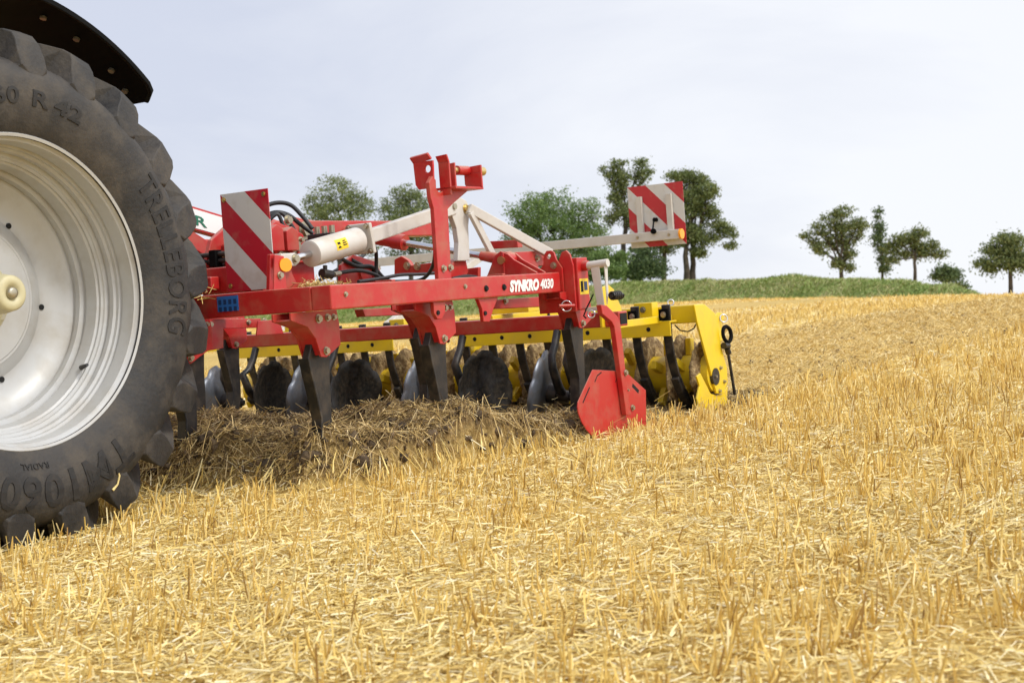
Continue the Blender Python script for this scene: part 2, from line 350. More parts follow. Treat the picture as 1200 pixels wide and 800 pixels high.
def quick_mesh(me, V, F, smooth=False):
    nv, nf, k = len(V), len(F), F.shape[1]
    me.vertices.add(nv); me.vertices.foreach_set('co', np.ascontiguousarray(V, np.float32).reshape(-1))
    me.loops.add(nf*k); me.loops.foreach_set('vertex_index', np.ascontiguousarray(F, np.int32).reshape(-1))
    me.polygons.add(nf); me.polygons.foreach_set('loop_start', np.arange(nf, dtype=np.int32)*k)
    try: me.polygons.foreach_set('loop_total', np.full(nf, k, np.int32))
    except Exception: pass
    me.polygons.foreach_set('use_smooth', np.full(nf, smooth))
    me.update(calc_edges=True); me.validate()
build_ground()

# ------------------------------------------------------------------ straw: standing stubble and lying litter
def straw_mat(name, stops, soft=.05):
    m = bpy.data.materials.new(name); t, b = nodes(m); N = t.nodes; L = t.links
    b.inputs['Roughness'].default_value = .55; b.inputs['Specular IOR Level'].default_value = .35
    g = N.new('ShaderNodeNewGeometry'); c = ramp(N, L, g.outputs['Random Per Island'], stops); L.new(c, b.inputs['Base Color'])
    tr = N.new('ShaderNodeBsdfTranslucent'); L.new(c, tr.inputs['Color']); ms = N.new('ShaderNodeMixShader'); ms.inputs[0].default_value = soft
    o = N['Material Output']; L.new(b.outputs[0], ms.inputs[1]); L.new(tr.outputs[0], ms.inputs[2]); L.new(ms.outputs[0], o.inputs['Surface'])
    return m
STUB = straw_mat('stubble_straw', [(0, (.32, .18, .05)), (.14, (.60, .38, .09)), (.5, (.78, .54, .14)), (.8, (.84, .63, .21)), (1, (.88, .75, .41))])
LIT = straw_mat('lying_straw', [(0, (.42, .27, .08)), (.12, (.70, .50, .145)), (.45, (.83, .64, .235)), (.8, (.87, .73, .36)), (1, (.90, .81, .55))])
DARKS = straw_mat('soiled_straw', [(0, (.09, .06, .03)), (.25, (.24, .16, .068)), (.55, (.46, .32, .12)), (.82, (.64, .46, .18)), (1, (.78, .62, .33))])
def stems(name, P, D, Lg, Rd, m, sides=3, bend=None, flat=1.0):
    """tapered straws: P base, D unit direction, Lg length, Rd radius; two segments, bent by the vectors in bend"""
    n = len(P); up = np.where(np.abs(D[:, 2:3]) < .9, np.array([[0, 0, 1.]]), np.array([[1., 0, 0]]))
    a = np.cross(D, up); a /= np.linalg.norm(a, axis=1)[:, None]; b = np.cross(a, D)
    ph = RNG.uniform(0, 2*PI, n)
    rings = [(0, 1.0), (.5, .95), (1.0, .8)]
    V = np.zeros((n, 3*sides, 3))
    for k, (s, w) in enumerate(rings):
        c = P + D*(Lg*s)[:, None]
        if bend is not None: c = c + bend*(s*s)
        for q in range(sides):
            th = ph + 2*PI*q/sides
            V[:, k*sides+q] = c + (a*np.cos(th)[:, None] + b*(np.sin(th)*flat)[:, None])*(Rd*w)[:, None]
    F = []
    for k in range(2):
        for q in range(sides): F.append([k*sides+q, k*sides+(q+1)%sides, (k+1)*sides+(q+1)%sides, (k+1)*sides+q])
    F = np.array(F)[None] + (np.arange(n)*3*sides)[:, None, None]
    me = bpy.data.meshes.new(name); quick_mesh(me, V.reshape(-1, 3), F.reshape(-1, 4)); me.materials.append(m)
    o = bpy.data.objects.new(name, me); COL.objects.link(o); return o
def scatter(y0, y1, dens, half=.43, extra=.8):
    """uniform random ground points in a wedge in front of the camera"""
    area = half*(y1*y1-y0*y0)+2*extra*(y1-y0); n = int(area*dens)
    y = np.sqrt(RNG.uniform(y0*y0, y1*y1, n)); x = RNG.uniform(-1, 1, n)*(half*y+extra)
    return x, y
def tyre_clear(x, y):
    t, r = mach(x, y); return ~((np.abs(t+.34) < .33) & (np.abs(r) < .48))
def unit(v): return v/np.linalg.norm(v, axis=1)[:, None]
xs, ys, hs, rs = [], [], [], []
for y0, y1, dens, h, w in ((2.0, 5, 820, .064, .0025), (5, 9, 740, .074, .0027), (9, 16, 330, .085, .0034), (16, 30, 150, .085, .0048), (30, 75, 40, .07, .008)):
    x, y = scatter(y0, y1, dens)
    t, r = mach(x, y)
    if y1 < 17:                                                              # plants: several stems from one root, in rows along the driving direction
        m_ = max(1, len(x)//6); x, y = x[:m_], y[:m_]; t, r = mach(x, y)
        row = np.round(t/.135)*.135 - t + RNG.normal(0, .009, m_); x = x+Tt.x*row; y = y+Tt.y*row
        x = np.repeat(x, 6)+RNG.normal(0, .016, m_*6); y = np.repeat(y, 6)+RNG.normal(0, .016, m_*6)
    clump = vnoise(x*5, y*5, 21)*.6 + vnoise(x*1.3, y*1.3, 22)*.4
    keep = (RNG.uniform(0, 1, len(x)) < sstep(.25, .60, clump)*.95+.10) & (worked(x, y) < .35) & tyre_clear(x, y)
    x, y = x[keep], y[keep]
    xs.append(x); ys.append(y); hs.append(np.clip(RNG.normal(h, .026, len(x)), .02, .19)*(.75+.5*vnoise(x*.8, y*.8, 23))); rs.append(RNG.uniform(.75, 1.3, len(x))*w)
x, y, h, w = map(np.concatenate, (xs, ys, hs, rs)); n = len(x)
P = np.stack([x, y, ground(x, y)-.01], 1)
lean = RNG.normal(0, .19, (n, 2)); big = RNG.uniform(0, 1, n) < .16; lean[big] *= 3.5
D = unit(np.stack([lean[:, 0], lean[:, 1]+.03, np.ones(n)], 1))
o = stems('stubble', P, D, h, w, STUB, 3, np.stack([RNG.normal(0, .008, n), RNG.normal(0, .008, n), np.zeros(n)], 1))
tag(o, 'standing cut wheat stubble covering the field', 'stubble', kind='stuff')
xs, ys, ls, rs = [], [], [], []
for y0, y1, dens, lg, w in ((2.0, 4.6, 6500, .036, .0024), (4.6, 8, 3600, .044, .0026), (8, 14, 800, .08, .0036), (14, 28, 130, .16, .006), (28, 60, 14, .3, .012)):
    x, y = scatter(y0, y1, dens); k = tyre_clear(x, y) & (RNG.uniform(0, 1, len(x)) < .35+.9*vnoise(x*1.6, y*1.6, 31)) & (worked(x, y) < .5)
    x, y = x[k], y[k]; xs.append(x); ys.append(y); ls.append(np.clip(RNG.lognormal(math.log(lg), .6, len(x)), .02, .42)); rs.append(RNG.uniform(.6, 1.5, len(x))*w)
x, y, h, w = map(np.concatenate, (xs, ys, ls, rs)); n = len(x)
def lay(x, y, lg, tilt, lift):
    th = RNG.uniform(0, 2*PI, len(x)); c, s_ = np.cos(th)*lg/2, np.sin(th)*lg/2
    za, zb = ground(x-c, y-s_), ground(x+c, y+s_); A = np.stack([x-c, y-s_, za], 1); B = np.stack([x+c, y+s_, zb], 1)
    D = unit(B-A); D[:, 2] += tilt; D = unit(D); A[:, 2] = np.maximum((za+zb)/2, ground(x, y)) - D[:, 2]*lg/2 + lift
    return A, D
P, D = lay(x, y, h, RNG.normal(.03, .22, n), RNG.uniform(.002, .03, n))
o = stems('straw_litter', P, D, h, w, LIT, 3, np.stack([RNG.normal(0, .012, n), RNG.normal(0, .012, n), -RNG.uniform(0, .012, n)], 1)*(h/.1)[:, None], flat=.6)
tag(o, 'pale chopped straw lying between the stubble rows', 'straw', kind='stuff')
# worked strip: soiled straw and clods
xs, ys = [], []
t = RNG.uniform(-3.0, .72, 230000); r = RNG.uniform(.9, 5.2, 230000)
k = RNG.uniform(0, 1, 230000) < np.where((t > -1.4) & (r < 3.4), 1.0, .35); t, r = t[k], r[k]
t2 = RNG.uniform(-3.1, .75, 110000); r2 = 5.0+RNG.uniform(0, 1, 110000)**1.5*28
t = np.concatenate([t, t2]); r = np.concatenate([r, r2])
x = ORG.x+Tt.x*t+Rr.x*r; y = ORG.y+Tt.y*t+Rr.y*r; k = worked(x, y) > .2; x, y, r = x[k], y[k], r[k]; n = len(x)
lg = np.clip(RNG.lognormal(math.log(.052), .6, n), .012, .26)*(1+.03*np.maximum(r-5, 0)); w = RNG.uniform(.0011, .0027, n)*(1+.075*np.maximum(r-5, 0))
P, D = lay(x, y, lg, RNG.normal(.06, .40, n), RNG.uniform(-.004, .03, n))
bend = np.stack([RNG.normal(0, .02, n), RNG.normal(0, .02, n), -RNG.uniform(0, .02, n)], 1)
far = r > 5.0
o = stems('soiled_straw', P[~far], D[~far], lg[~far], w[~far], DARKS, 3, bend[~far], .7); tag(o, 'brown soiled straw churned up under the cultivator', 'straw', kind='stuff')
gold = straw_mat('worked_in_straw', [(0, (.28, .18, .065)), (.2, (.58, .40, .125)), (.6, (.77, .57, .20)), (1, (.86, .72, .40))])
o = stems('mulch_straw', P[far], D[far], lg[far], w[far], gold, 3, bend[far], .7); tag(o, 'rough straw mulch on the strip already cultivated', 'straw', kind='stuff')
# soil clods
ico = bmesh.new(); bmesh.ops.create_icosphere(ico, subdivisions=2, radius=1.0)
iv = np.array([v.co[:] for v in ico.verts]); itf = np.array([[v.index for v in f.verts] for f in ico.faces]); ico.free()
nC = 16000; t = RNG.uniform(-3.0, .68, nC); r = np.where(RNG.uniform(0, 1, nC) < .93, RNG.uniform(1.05, 5.0, nC), RNG.uniform(5, 20, nC))
x = ORG.x+Tt.x*t+Rr.x*r; y = ORG.y+Tt.y*t+Rr.y*r; k = worked(x, y) > .3; x, y, r = x[k], y[k], r[k]; n = len(x)
sz = np.clip(RNG.lognormal(math.log(.011), .45, n), .004, .026)
sc = sz[:, None]*RNG.uniform(.6, 1.3, (n, 3)); V = iv[None]*sc[:, None, :]*(1+RNG.normal(0, .24, (n, len(iv), 1)))
V = V + np.stack([x, y, ground(x, y)+sz*.2], 1)[:, None, :]
F = itf[None]+(np.arange(n)*len(iv))[:, None, None]
CLOD = mat('soil_clods', (.07, .048, .028), .95, col2=(.16, .11, .06), scale=20, bump=.5, bscale=80, island=.4)
me = bpy.data.meshes.new('soil_clods'); quick_mesh(me, V.reshape(-1, 3), F.reshape(-1, 3), True); me.materials.append(CLOD)
o = bpy.data.objects.new('soil_clods', me); COL.objects.link(o); tag(o, 'dark crumbled soil thrown up by the tines', 'soil', kind='stuff')

# ------------------------------------------------------------------ grass bank along the far edge of the field
def bank_z(a, s):
    """height of the bank: a direction, s metres behind the field edge"""
    Ye = np.interp(a, EA, EY); x, y = a*Ye, Ye
    z0 = ground(x, y, False); top = CAMH+(400-np.interp(a, BA, BP))/1697*(Ye+5.0)
    k = sstep(0, 5.0, s); hh = top-z0
    return z0 - .06 + hh*k + np.where(s > 5, -(s-5)*.03, 0)
def build_bank():
    a = np.linspace(-.60, .3315, 340); s = np.concatenate([np.linspace(0, 6, 16), np.geomspace(7, 300, 16)])
    aa, ss = np.meshgrid(a, s, indexing='ij'); Y = np.interp(aa, EA, EY)+ss; X = aa*Y
    Z = bank_z(aa, ss) + (vnoise(X*.6, Y*.6, 41)-.5)*.25*sstep(.3, 2, ss)*sstep(.332, .30, aa)
    V = np.stack([X, Y, Z], -1).reshape(-1, 3); na, ns = X.shape
    i = np.arange(na-1)[:, None]*ns; j = np.arange(ns-1)[None]
    F = np.stack([i+j, i+ns+j, i+ns+j+1, i+j+1], -1).reshape(-1, 4)
    me = bpy.data.meshes.new('grass_bank'); quick_mesh(me, V, F, True)
    m = mat('bank_turf', (.16, .22, .06), .95, col2=(.33, .33, .13), scale=.5, lo=.42, hi=.68, spec=.1)
    me.materials.append(m); o = bpy.data.objects.new('grass_bank', me); COL.objects.link(o)
    tag(o, 'low grassy bank along the far edge of the field', 'bank', kind='structure')
    n = 45000; a = RNG.uniform(-.30, .329, n); s = RNG.uniform(.0, 6.5, n)
    Y = np.interp(a, EA, EY)+s; X = a*Y
    Z = bank_z(a, s) + (vnoise(X*.6, Y*.6, 41)-.5)*.25*sstep(.3, 2, s)*sstep(.332, .30, a)
    P = np.stack([X, Y, Z], 1); h = RNG.uniform(.06, .20, n)*(.6+.8*vnoise(X*.8, Y*.8, 43))*sstep(.331, .30, a)
    D = unit(np.stack([RNG.normal(.35, .6, n), RNG.normal(0, .5, n), np.ones(n)], 1))
    gm = bpy.data.materials.new('bank_grass_blades'); t, b = nodes(gm); b.inputs['Roughness'].default_value = .7; b.inputs['Specular IOR Level'].default_value = .2
    co = t.nodes.new('ShaderNodeTexCoord'); nz_ = t.nodes.new('ShaderNodeTexNoise'); nz_.inputs['Scale'].default_value = .35; nz_.inputs['Detail'].default_value = 5
    t.links.new(co.outputs['Object'], nz_.inputs['Vector']); g = t.nodes.new('ShaderNodeNewGeometry')
    ad = t.nodes.new('ShaderNodeMath'); ad.operation = 'MULTIPLY_ADD'; t.links.new(g.outputs['Random Per Island'], ad.inputs[0]); ad.inputs[1].default_value = .45
    t.links.new(nz_.outputs['Fac'], ad.inputs[2])
    t.links.new(ramp(t.nodes, t.links, ad.outputs[0], [(.35, (.18, .28, .06)), (.6, (.26, .345, .095)), (.8, (.38, .40, .15)), (.98, (.54, .49, .26))]), b.inputs['Base Color'])
    o = stems('bank_grass', P, D, h, RNG.uniform(.015, .035, n), gm, 3, np.stack([RNG.normal(.05, .08, n), RNG.normal(0, .08, n), np.zeros(n)], 1), .4)
    tag(o, 'long green and dry grass growing on the bank', 'grass', kind='stuff')
build_bank()

# ------------------------------------------------------------------ tractor: rear wheel, mudguard and what joins them
HZ = .887
TB = Vector((-1.25, 0, 0))
tractor = thing('tractor', 'tractor with a big dusty rear tyre on a silver rim under a black mudguard', 'tractor', TB)
def tp(mb, name, m, parent=tractor, **k): return mb.build(name, m, parent, TB, **k)
# tyre carcass
PROF = [(-.005,.545),(.004,.556),(.018,.578),(.033,.615),(.044,.66),(.047,.70),(.043,.745),(.034,.770),(.018,.795),(-.008,.815),(-.045,.832),(-.10,.846),(-.2,.858),(-.32,.862)]
PROF2 = PROF + [(-.64-t, R) for t, R in PROF[-2::-1]]
tyre = MB().lathe(PROF2, (0, 0, HZ), 160, 0)
NL = 22
def lug(mb, th0, side):
    # stations: (t outer, R outer, t inner, R inner, angle offset deg, half width outer, half width inner)
    ST = [(.0345,.764,.020,.760,-1.4,.022,.030),(.030,.800,.010,.780,-1.0,.054,.072),(.021,.845,-.012,.808,-.4,.058,.078),(.008,.893,-.030,.826,.2,.051,.072),(-.004,.917,-.048,.832,.9,.046,.066),
          (-.026,.928,-.075,.838,2.6,.040,.060),(-.07,.930,-.10,.842,7.2,.034,.056),(-.13,.931,-.15,.850,12.0,.030,.050),(-.21,.934,-.22,.856,17.2,.028,.046),(-.30,.935,-.31,.860,22.0,.027,.042),(-.350,.933,-.352,.860,24.5,.022,.035)]
    vs, fs = [], []
    for to, Ro, ti, Ri, da, wo, wi in ST:
        for (t, R, w) in ((ti, Ri, -wi), (to, Ro, -wo), (to, Ro, wo), (ti, Ri, wi)):
            tt = t if side else -.64-t
            th = th0 + rad(da) + w/R
            vs.append((tt, R*math.cos(th), HZ+R*math.sin(th)))
    n = len(ST)
    for i in range(n-1):
        for k in range(3): fs.append((i*4+k, i*4+k+1, (i+1)*4+k+1, (i+1)*4+k))
    fs += [(0,1,2,3), ((n-1)*4+3,(n-1)*4+2,(n-1)*4+1,(n-1)*4)]
    mb.add(vs, fs, False)
lugs = MB()
for i in range(NL):
    lug(lugs, rad(1.2 + i*360/NL), True); lug(lugs, rad(1.2 + (i+.5)*360/NL), False)
rimp = [(.004,.545),(.007,.555),(.002,.561),(-.006,.560),(-.008,.548),(-.018,.538),(-.020,.532),(-.074,.527),(-.078,.532),(-.088,.532),(-.092,.522),(-.104,.521),(-.108,.510),(-.126,.509),(-.130,.515),(-.138,.515),(-.144,.500),(-.150,.497),(-.153,.487),(-.162,.487),(-.166,.478),(-.212,.470),(-.216,.476),(-.228,.476),(-.234,.455),(-.252,.452),(-.255,.458),(-.266,.456),(-.272,.430),(-.284,.412),(-.298,.380),(-.306,.345),(-.306,.315),(-.297,.288),(-.284,.270),(-.284,.262),(-.280,.256),(-.280,.075),(-.280,.0)]
wheel = tp(MB().lathe(rimp, (0, 0, HZ), 128, 0), 'wheel_rim', RIMM, recalc=False, crease=22)
tyre_o = tp(tyre, 'tyre', RUB, wheel); tyre_o.parent = tractor
lug_o = tp(lugs, 'tread_lugs', RUB, tyre_o, bevel=.004)
back = MB().lathe([(-.28,.25),(-.34,.42),(-.50,.45),(-.63,.53),(-.645,.556)], (0, 0, HZ), 64, 0); tp(back, 'inner_rim', RIMM, wheel, recalc=False)
hb = MB().lathe([(-.282,.155),(-.262,.150),(-.255,.120),(-.200,.085),(-.19,.078),(-.10,.070),(-.09,.068),(-.085,.066),(-.062,.064),(-.054,.056),(-.054,.030),(-.062,.026),(-.062,0)], (0, 0, HZ), 40, 0)
hub = tp(hb, 'hub', HUBM, wheel)
tp(MB().lathe([(-.063,.022),(-.048,.020),(-.045,.012),(-.045,0)], (0, 0, HZ), 20, 0), 'axle_bolt', ZNC, hub)
for k in range(6):
    th = rad(-9 + 60*k); c = Vector((-.3035, .331*math.cos(th), HZ+.331*math.sin(th))); tp(MB().tube([c-Vector((.005, 0, 0)), c+Vector((.002, 0, 0))], .011, 14), 'rim_hole', DRK, wheel)
th = rad(-38); vc = Vector((-.155, .470*math.cos(th), HZ+.470*math.sin(th))); vn = Vector((.9, -.3*math.cos(th), -.3*math.sin(th))); tp(MB().tube([vc-vn*.01, vc+vn*.045], [.010, .006], 10), 'valve_stem', BST, wheel)
for k in range(8):
    th = rad(45*k+10); c = Vector((-.279, .135*math.cos(th), HZ+.135*math.sin(th))); tp(MB().bolt(c, (1, 0, 0), .015, .018), 'wheel_nut', ZNC, wheel)
def tyre_text(body, size, R0, deg, arc, shear=0., bold=.0):
    me = text_mesh(body, size, shear, bold, .0026, 1.1, 3)
    b = bmesh.new(); b.from_mesh(me); bmesh.ops.subdivide_edges(b, edges=[e for e in b.edges if e.calc_length() > .03], cuts=2)
    xs = [v.co.x for v in b.verts]; x0 = min(xs); kx = rad(arc)/(max(xs)-x0)
    pr = sorted((R, t) for t, R in PROF[:11]); PR = [p[0] for p in pr]; PT = [p[1] for p in pr]
    for v in b.verts:
        R = R0 + v.co.y; th = rad(deg) - (v.co.x-x0)*kx
        t = float(np.interp(R, PR, PT)) + .001 + v.co.z
        v.co = (t-TB.x, R*math.cos(th), HZ+R*math.sin(th))
    bmesh.ops.recalc_face_normals(b, faces=b.faces); b.to_mesh(me); b.free(); me.materials.clear(); me.materials.append(RUBT); me.name = 'tyre_lettering'
    o = bpy.data.objects.new('tyre_lettering', me); COL.objects.link(o); o.parent = tyre_o
tyre_text('TRELLEBORG', .128, .655, 35.5, arc=51.5, bold=.002)
tyre_text('TM1060', .160, .648, -56.5, arc=50, bold=.004)
tyre_text('650/60', .080, .655, 115, arc=26.5, bold=.002)
tyre_text('R', .080, .655, 83.5, arc=6, bold=.002)
tyre_text('42', .080, .655, 75.5, arc=10.5, bold=.002)
tyre_text('RADIAL', .030, .600, -88, arc=11)
# mudguard
fd = MB(); T0, T1 = -.085, -.72; A0, A1 = 42.0, 128
vs, fs = [], []; na = 40
for i in range(na+1):
    a = A0+(A1-A0)*i/na
    cut = max(0, 1-(a-A0)/4.0); tO = T0 - .07*cut*cut                      # rounded rear corner
    for t, R in ((tO, 1.098), (tO-.004, 1.122), (tO-.03, 1.128), (T1, 1.135), (T1, 1.118), (tO-.03, 1.110)):
        th = rad(a); vs.append((t, R*math.cos(th), HZ+R*math.sin(th)))
for i in range(na):
    for k in range(6): fs.append((i*6+k, i*6+(k+1)%6, (i+1)*6+(k+1)%6, (i+1)*6+k))
fs += [tuple(range(6)), tuple(range(na*6+5, na*6-1, -1))]
fd.add(vs, fs, False)
fender = tp(fd, 'mudguard', BLK, bevel=.004)
lip = MB().lathe([(-.30,1.108),(-.30,1.06),(-.306,1.06),(-.306,1.108)], (0, 0, HZ), 40, 0, rad(90)-rad(128-90)-0, 0) if False else None
for px, py in ((51, 20), (90, 45), (131, 82), (147, 106)):
    d = None
    for t in np.linspace(-.08, -.5, 200):                                  # the slot lies on the underside of the mudguard
        p = at(px, py, t=t)
        if math.hypot(p.y, p.z-HZ) > 1.109: d = p; break
    if d:
        n = Vector((0, -d.y, -(d.z-HZ))).normalized(); tp(MB().tube([d+n*.0, d+n*.010], .013, 8), 'mudguard_bolt', ZNC, fender)
red = MB()
for i in range(24):
    a, b2 = rad(52+i*3.4), rad(52+(i+1)*3.4)
    red.add([(t, R*math.cos(q), HZ+R*math.sin(q)) for q in (a, b2) for t, R in ((-.33,1.138),(-.33,1.235),(-.78,1.235),(-.78,1.138))],
            [(0,1,5,4),(1,2,6,5),(2,3,7,6),(3,0,4,7)] + ([(0,3,2,1)] if i == 0 else []) + ([(4,5,6,7)] if i == 23 else []))
tp(red, 'body_panel', RED)
ax = MB().tube([(-.30, 0, HZ), (-1.0, 0, HZ)], .12, 20); ax.box(-1.6, -.9, -1.8, .35, .62, 1.15); tp(ax, 'rear_axle', BST, bevel=.02)
for t in (-.82, -1.68):
    tp(MB().bar((t, .25, .62), (t, 1.02, .70), .05, .10), 'lower_link', BST, bevel=.008)
tp(MB().tube([(-1.25, .35, 1.15), (-1.25, 1.0, 1.32)], .035, 12), 'top_link', BST)

# ------------------------------------------------------------------ cultivator
CB = Vector((-1.25, 2.8, 0))
cult = thing('cultivator', 'red mounted stubble cultivator with black tines, discs and a yellow packer roller', 'cultivator', CB)
def cp(mb, name, m, parent=cult, **k): return mb.build(name, m, parent, CB, **k)
BV = .006
fb = cp(MB().box(-3.05, .432, 1.03, 1.13, .742, .840), 'front_beam', RED, bevel=BV)
sb = cp(MB().box(.434, .534, 1.03, 2.80, .742, .840), 'side_beam', RED, bevel=BV)
cp(MB().box(-3.05, .432, 1.86, 1.96, .742, .838), 'middle_beam', RED, bevel=BV)
rb = cp(MB().box(-3.05, .432, 2.60, 2.70, .742, .838), 'rear_beam', RED, bevel=BV)
db = cp(MB().box(-3.05, .505, 3.43, 3.53, .535, .615), 'disc_beam', RED, bevel=BV)
cp(MB().box(.506, .508, 3.442, 3.518, .546, .604), 'tube_opening', DRK, db)
# lettering on the side beam
def flat_text(body, size, t, r0, z0, m, parent, shear=0., bold=0., spacing=1., width=None, slope=0., name='lettering'):
    me = text_mesh(body, size, shear, bold, .0008, spacing)
    xs = [v.co.x for v in me.vertices]; k = 1.0 if width is None else width/(max(xs)-min(xs))
    x0 = min(xs)
    for v in me.vertices:
        x = (v.co.x-x0)*k; v.co = Vector((t+.0012+v.co.z, r0+x, z0+v.co.y+x*slope)) - CB
    me.materials.clear(); me.materials.append(m); me.name = name
    o = bpy.data.objects.new(name, me); COL.objects.link(o); o.parent = parent; return o
p0, p1 = at(597, 342, t=.535), at(632, 337, t=.535)
flat_text('SYNKRO', .069, .535, at(597, 335, t=.535).y, .763, LWH, sb, .22, .0042, 1.0, at(631.5, 335, t=.535).y-at(597, 335, t=.535).y)
flat_text('4030', .062, .535, at(633, 335, t=.535).y, .766, LWH, sb, .20, .0022, 1.0, at(648.5, 335, t=.535).y-at(633, 335, t=.535).y)
for px, py in ((569.5, 338), (590.5, 336.5)): cp(MB().bolt(at(px, py, t=.5345), (1, 0, 0), .011, .006), 'bolt', DRK, sb)
# blue sticker with dark print on the front beam
a, b = at(254.5, 349, r=1.029), at(280.5, 366.5, r=1.029)
st = cp(MB().box(a.x, b.x, 1.0265, 1.029, .768, .830), 'sticker', BLU, fb)
for k in range(2):
    for q in range(4):
        w = (b.x-a.x); z = .806-.030*k; cp(MB().box(a.x+.008+q*w/4.2, a.x+.002+(q+.8)*w/4.2, 1.0255, 1.0263, z-.010, z+.010), 'printed_sign', BLU2, st)
# ears hanging under the side beam
for pts in ([(508, 352), (522, 352), (522, 366), (518, 374), (513, 374), (509, 367)], [(560, 347), (584, 345), (578, 363), (574, 377), (567, 377), (565, 362)]):
    q = [at(x, y, t=.515) for x, y in pts]; e = cp(MB().prism([(v.y, min(v.z, .741)) for v in q], 't', .495, .515), 'clevis_ear', RED, sb, bevel=.003)
    c = sum((v for v in q[-3:]), Vector())/3; cp(MB().tube([(.515, c.y, c.z+.02), (.521, c.y, c.z+.02)], .010, 12), 'pin_hole', DRK, e)
# tines: curved shank, share, two bracket plates, bolts
def tine(t, r, z0=.742, dz=0.0, hgt=1.0):
    sh = MB()
    # side profile of the shank: front edge and rear edge (r, z) relative to the clamp
    fr = [(.0,-.02),(-.012,-.12),(-.046,-.188),(-.034,-.25),(-.012,-.34),(.008,-.44),(-.01,-.58),(-.08,-.72)]
    re = [(.105,-.02),(.100,-.12),(.088,-.20),(.080,-.28),(.078,-.37),(.072,-.46),(.045,-.60),(-.03,-.76)]
    pts = [(r+x, z0+z) for x, z in fr] + [(r+x, z0+z) for x, z in reversed(re)]
    sh.prism(pts, 't', t-.018, t+.018)
    o = cp(sh, 'tine', GST, bevel=.004)
    fs_ = MB().prism([(r+x-.012, z0+z) for x, z in fr[2:]]+[(r+x-.001, z0+z) for x, z in reversed(fr[2:])], 't', t-.027, t+.027); cp(fs_, 'share', BST, o, bevel=.003)
    for s in (-1, 1):
        br = [(-.17,0),(.115,0),(.125,-.05),(.125,-.145),(.03,-.19),(-.005,-.185),(-.03,-.11),(-.075,-.06),(-.17,-.03)]
        q = cp(MB().prism([(r+x, z0-.001+z) for x, z in br], 't', t+s*.047-.005, t+s*.047+.005), 'bracket', RED, o, bevel=.002)
        if s > 0:
            for x, z, R in ((-.005,-.032,.014),(.052,-.030,.012),(.092,-.030,.010),(.028,-.165,.013)): cp(MB().bolt((t+.052, r+x, z0+z), (1, 0, 0), R, .010), 'bracket_bolt', ZNC, o)
    cp(MB().prism([(r-.155, z0-.032),(r-.07, z0-.063),(r-.025, z0-.115),(r-.002, z0-.18),(r+.008, z0-.18),(r-.015, z0-.112),(r-.063, z0-.055),(r-.15, z0-.026)], 't', t-.041, t+.041), 'bracket_web', RED, o)
    return o
for t, r in ((.30, 1.165), (-.50, 1.20), (-1.3, 1.165), (-2.1, 1.165), (.40, 1.86), (-1.21, 1.98), (-2.4, 1.98), (.50, 2.93), (-.42, 2.9), (-1.78, 2.85), (-2.75, 2.9)): tine(t, r)
# lower side plates with bolts
def plate_t(name, t, pts, th=.012, m=RED, parent=cult, bolts=(), bR=.012, bev=.003):
    q = [at(x, y, t=t) for x, y in pts]
    o = cp(MB().prism([(v.y, v.z) for v in q], 't', t-th, t), name, m, parent, bevel=bev)
    for x, y in bolts: cp(MB().bolt(at(x, y, t=t+.0005), (1, 0, 0), bR, .010), 'bolt', ZNC, o)
    return o
def plate_r(name, r, pts, th=.012, m=RED, parent=cult, bolts=(), bR=.012, bev=.003):
    q = [at(x, y, r=r) for x, y in pts]
    o = cp(MB().prism([(v.x, v.z) for v in q], 'r', r, r+th), name, m, parent, bevel=bev)
    for x, y in bolts: cp(MB().bolt(at(x, y, r=r-.0005), (0, -1, 0), bR, .010), 'bolt', ZNC, o)
    return o
plate_t('side_plate', -1.62, [(236, 374), (306, 373), (304, 384), (262, 385), (262, 408), (244, 411), (236, 405)], bolts=((247, 380), (291, 377.5), (309.5, 375.5)))
plate_t('side_plate', -1.55, [(303, 376), (327, 374), (333, 391), (301, 393)])
plate_t('lower_rail', .24, [(579, 351), (650, 346.5), (651, 358.5), (580, 362)], bolts=((592, 352.5), (643, 350.5)), th=.05)
plate_t('lower_rail', -.7, [(425, 362), (500, 358), (495, 368), (428, 371)], th=.06)
# upright with the transport lock
upt = .43
plate_t('lock_upright', upt, [(515, 340), (508.5, 245), (505, 232), (503, 214), (507, 206), (511, 211), (511.5, 222), (516, 226), (521, 223), (550, 222.5), (533, 237), (525, 245), (530, 338)], th=.022, bolts=((519.5, 314.5), (527.5, 313.5)), bR=.012)
def rplate(name, r, t0, t1, z0, z1, parent=cult, th=.011, flare=0.0, hole=None):
    m = MB(); m.prism([(t0+.012, z0), (t1, z0), (t1, z1-.03), (t0, z1-.03), (t0, z0+.02)], 'r', r, r+th)
    m.add([(t0, r, z1-.03), (t1, r, z1-.03), (t1, r+th, z1-.03), (t0, r+th, z1-.03), (t0-flare*.4, r-flare, z1), (t1-flare*.2, r-flare, z1+.004), (t1-flare*.2, r-flare+th, z1+.004), (t0-flare*.4, r-flare+th, z1)],
          [(0,1,5,4), (2,3,7,6), (1,2,6,5), (3,0,4,7), (4,5,6,7)])
    o = cp(m, name, RED, parent, bevel=.002)
    return o
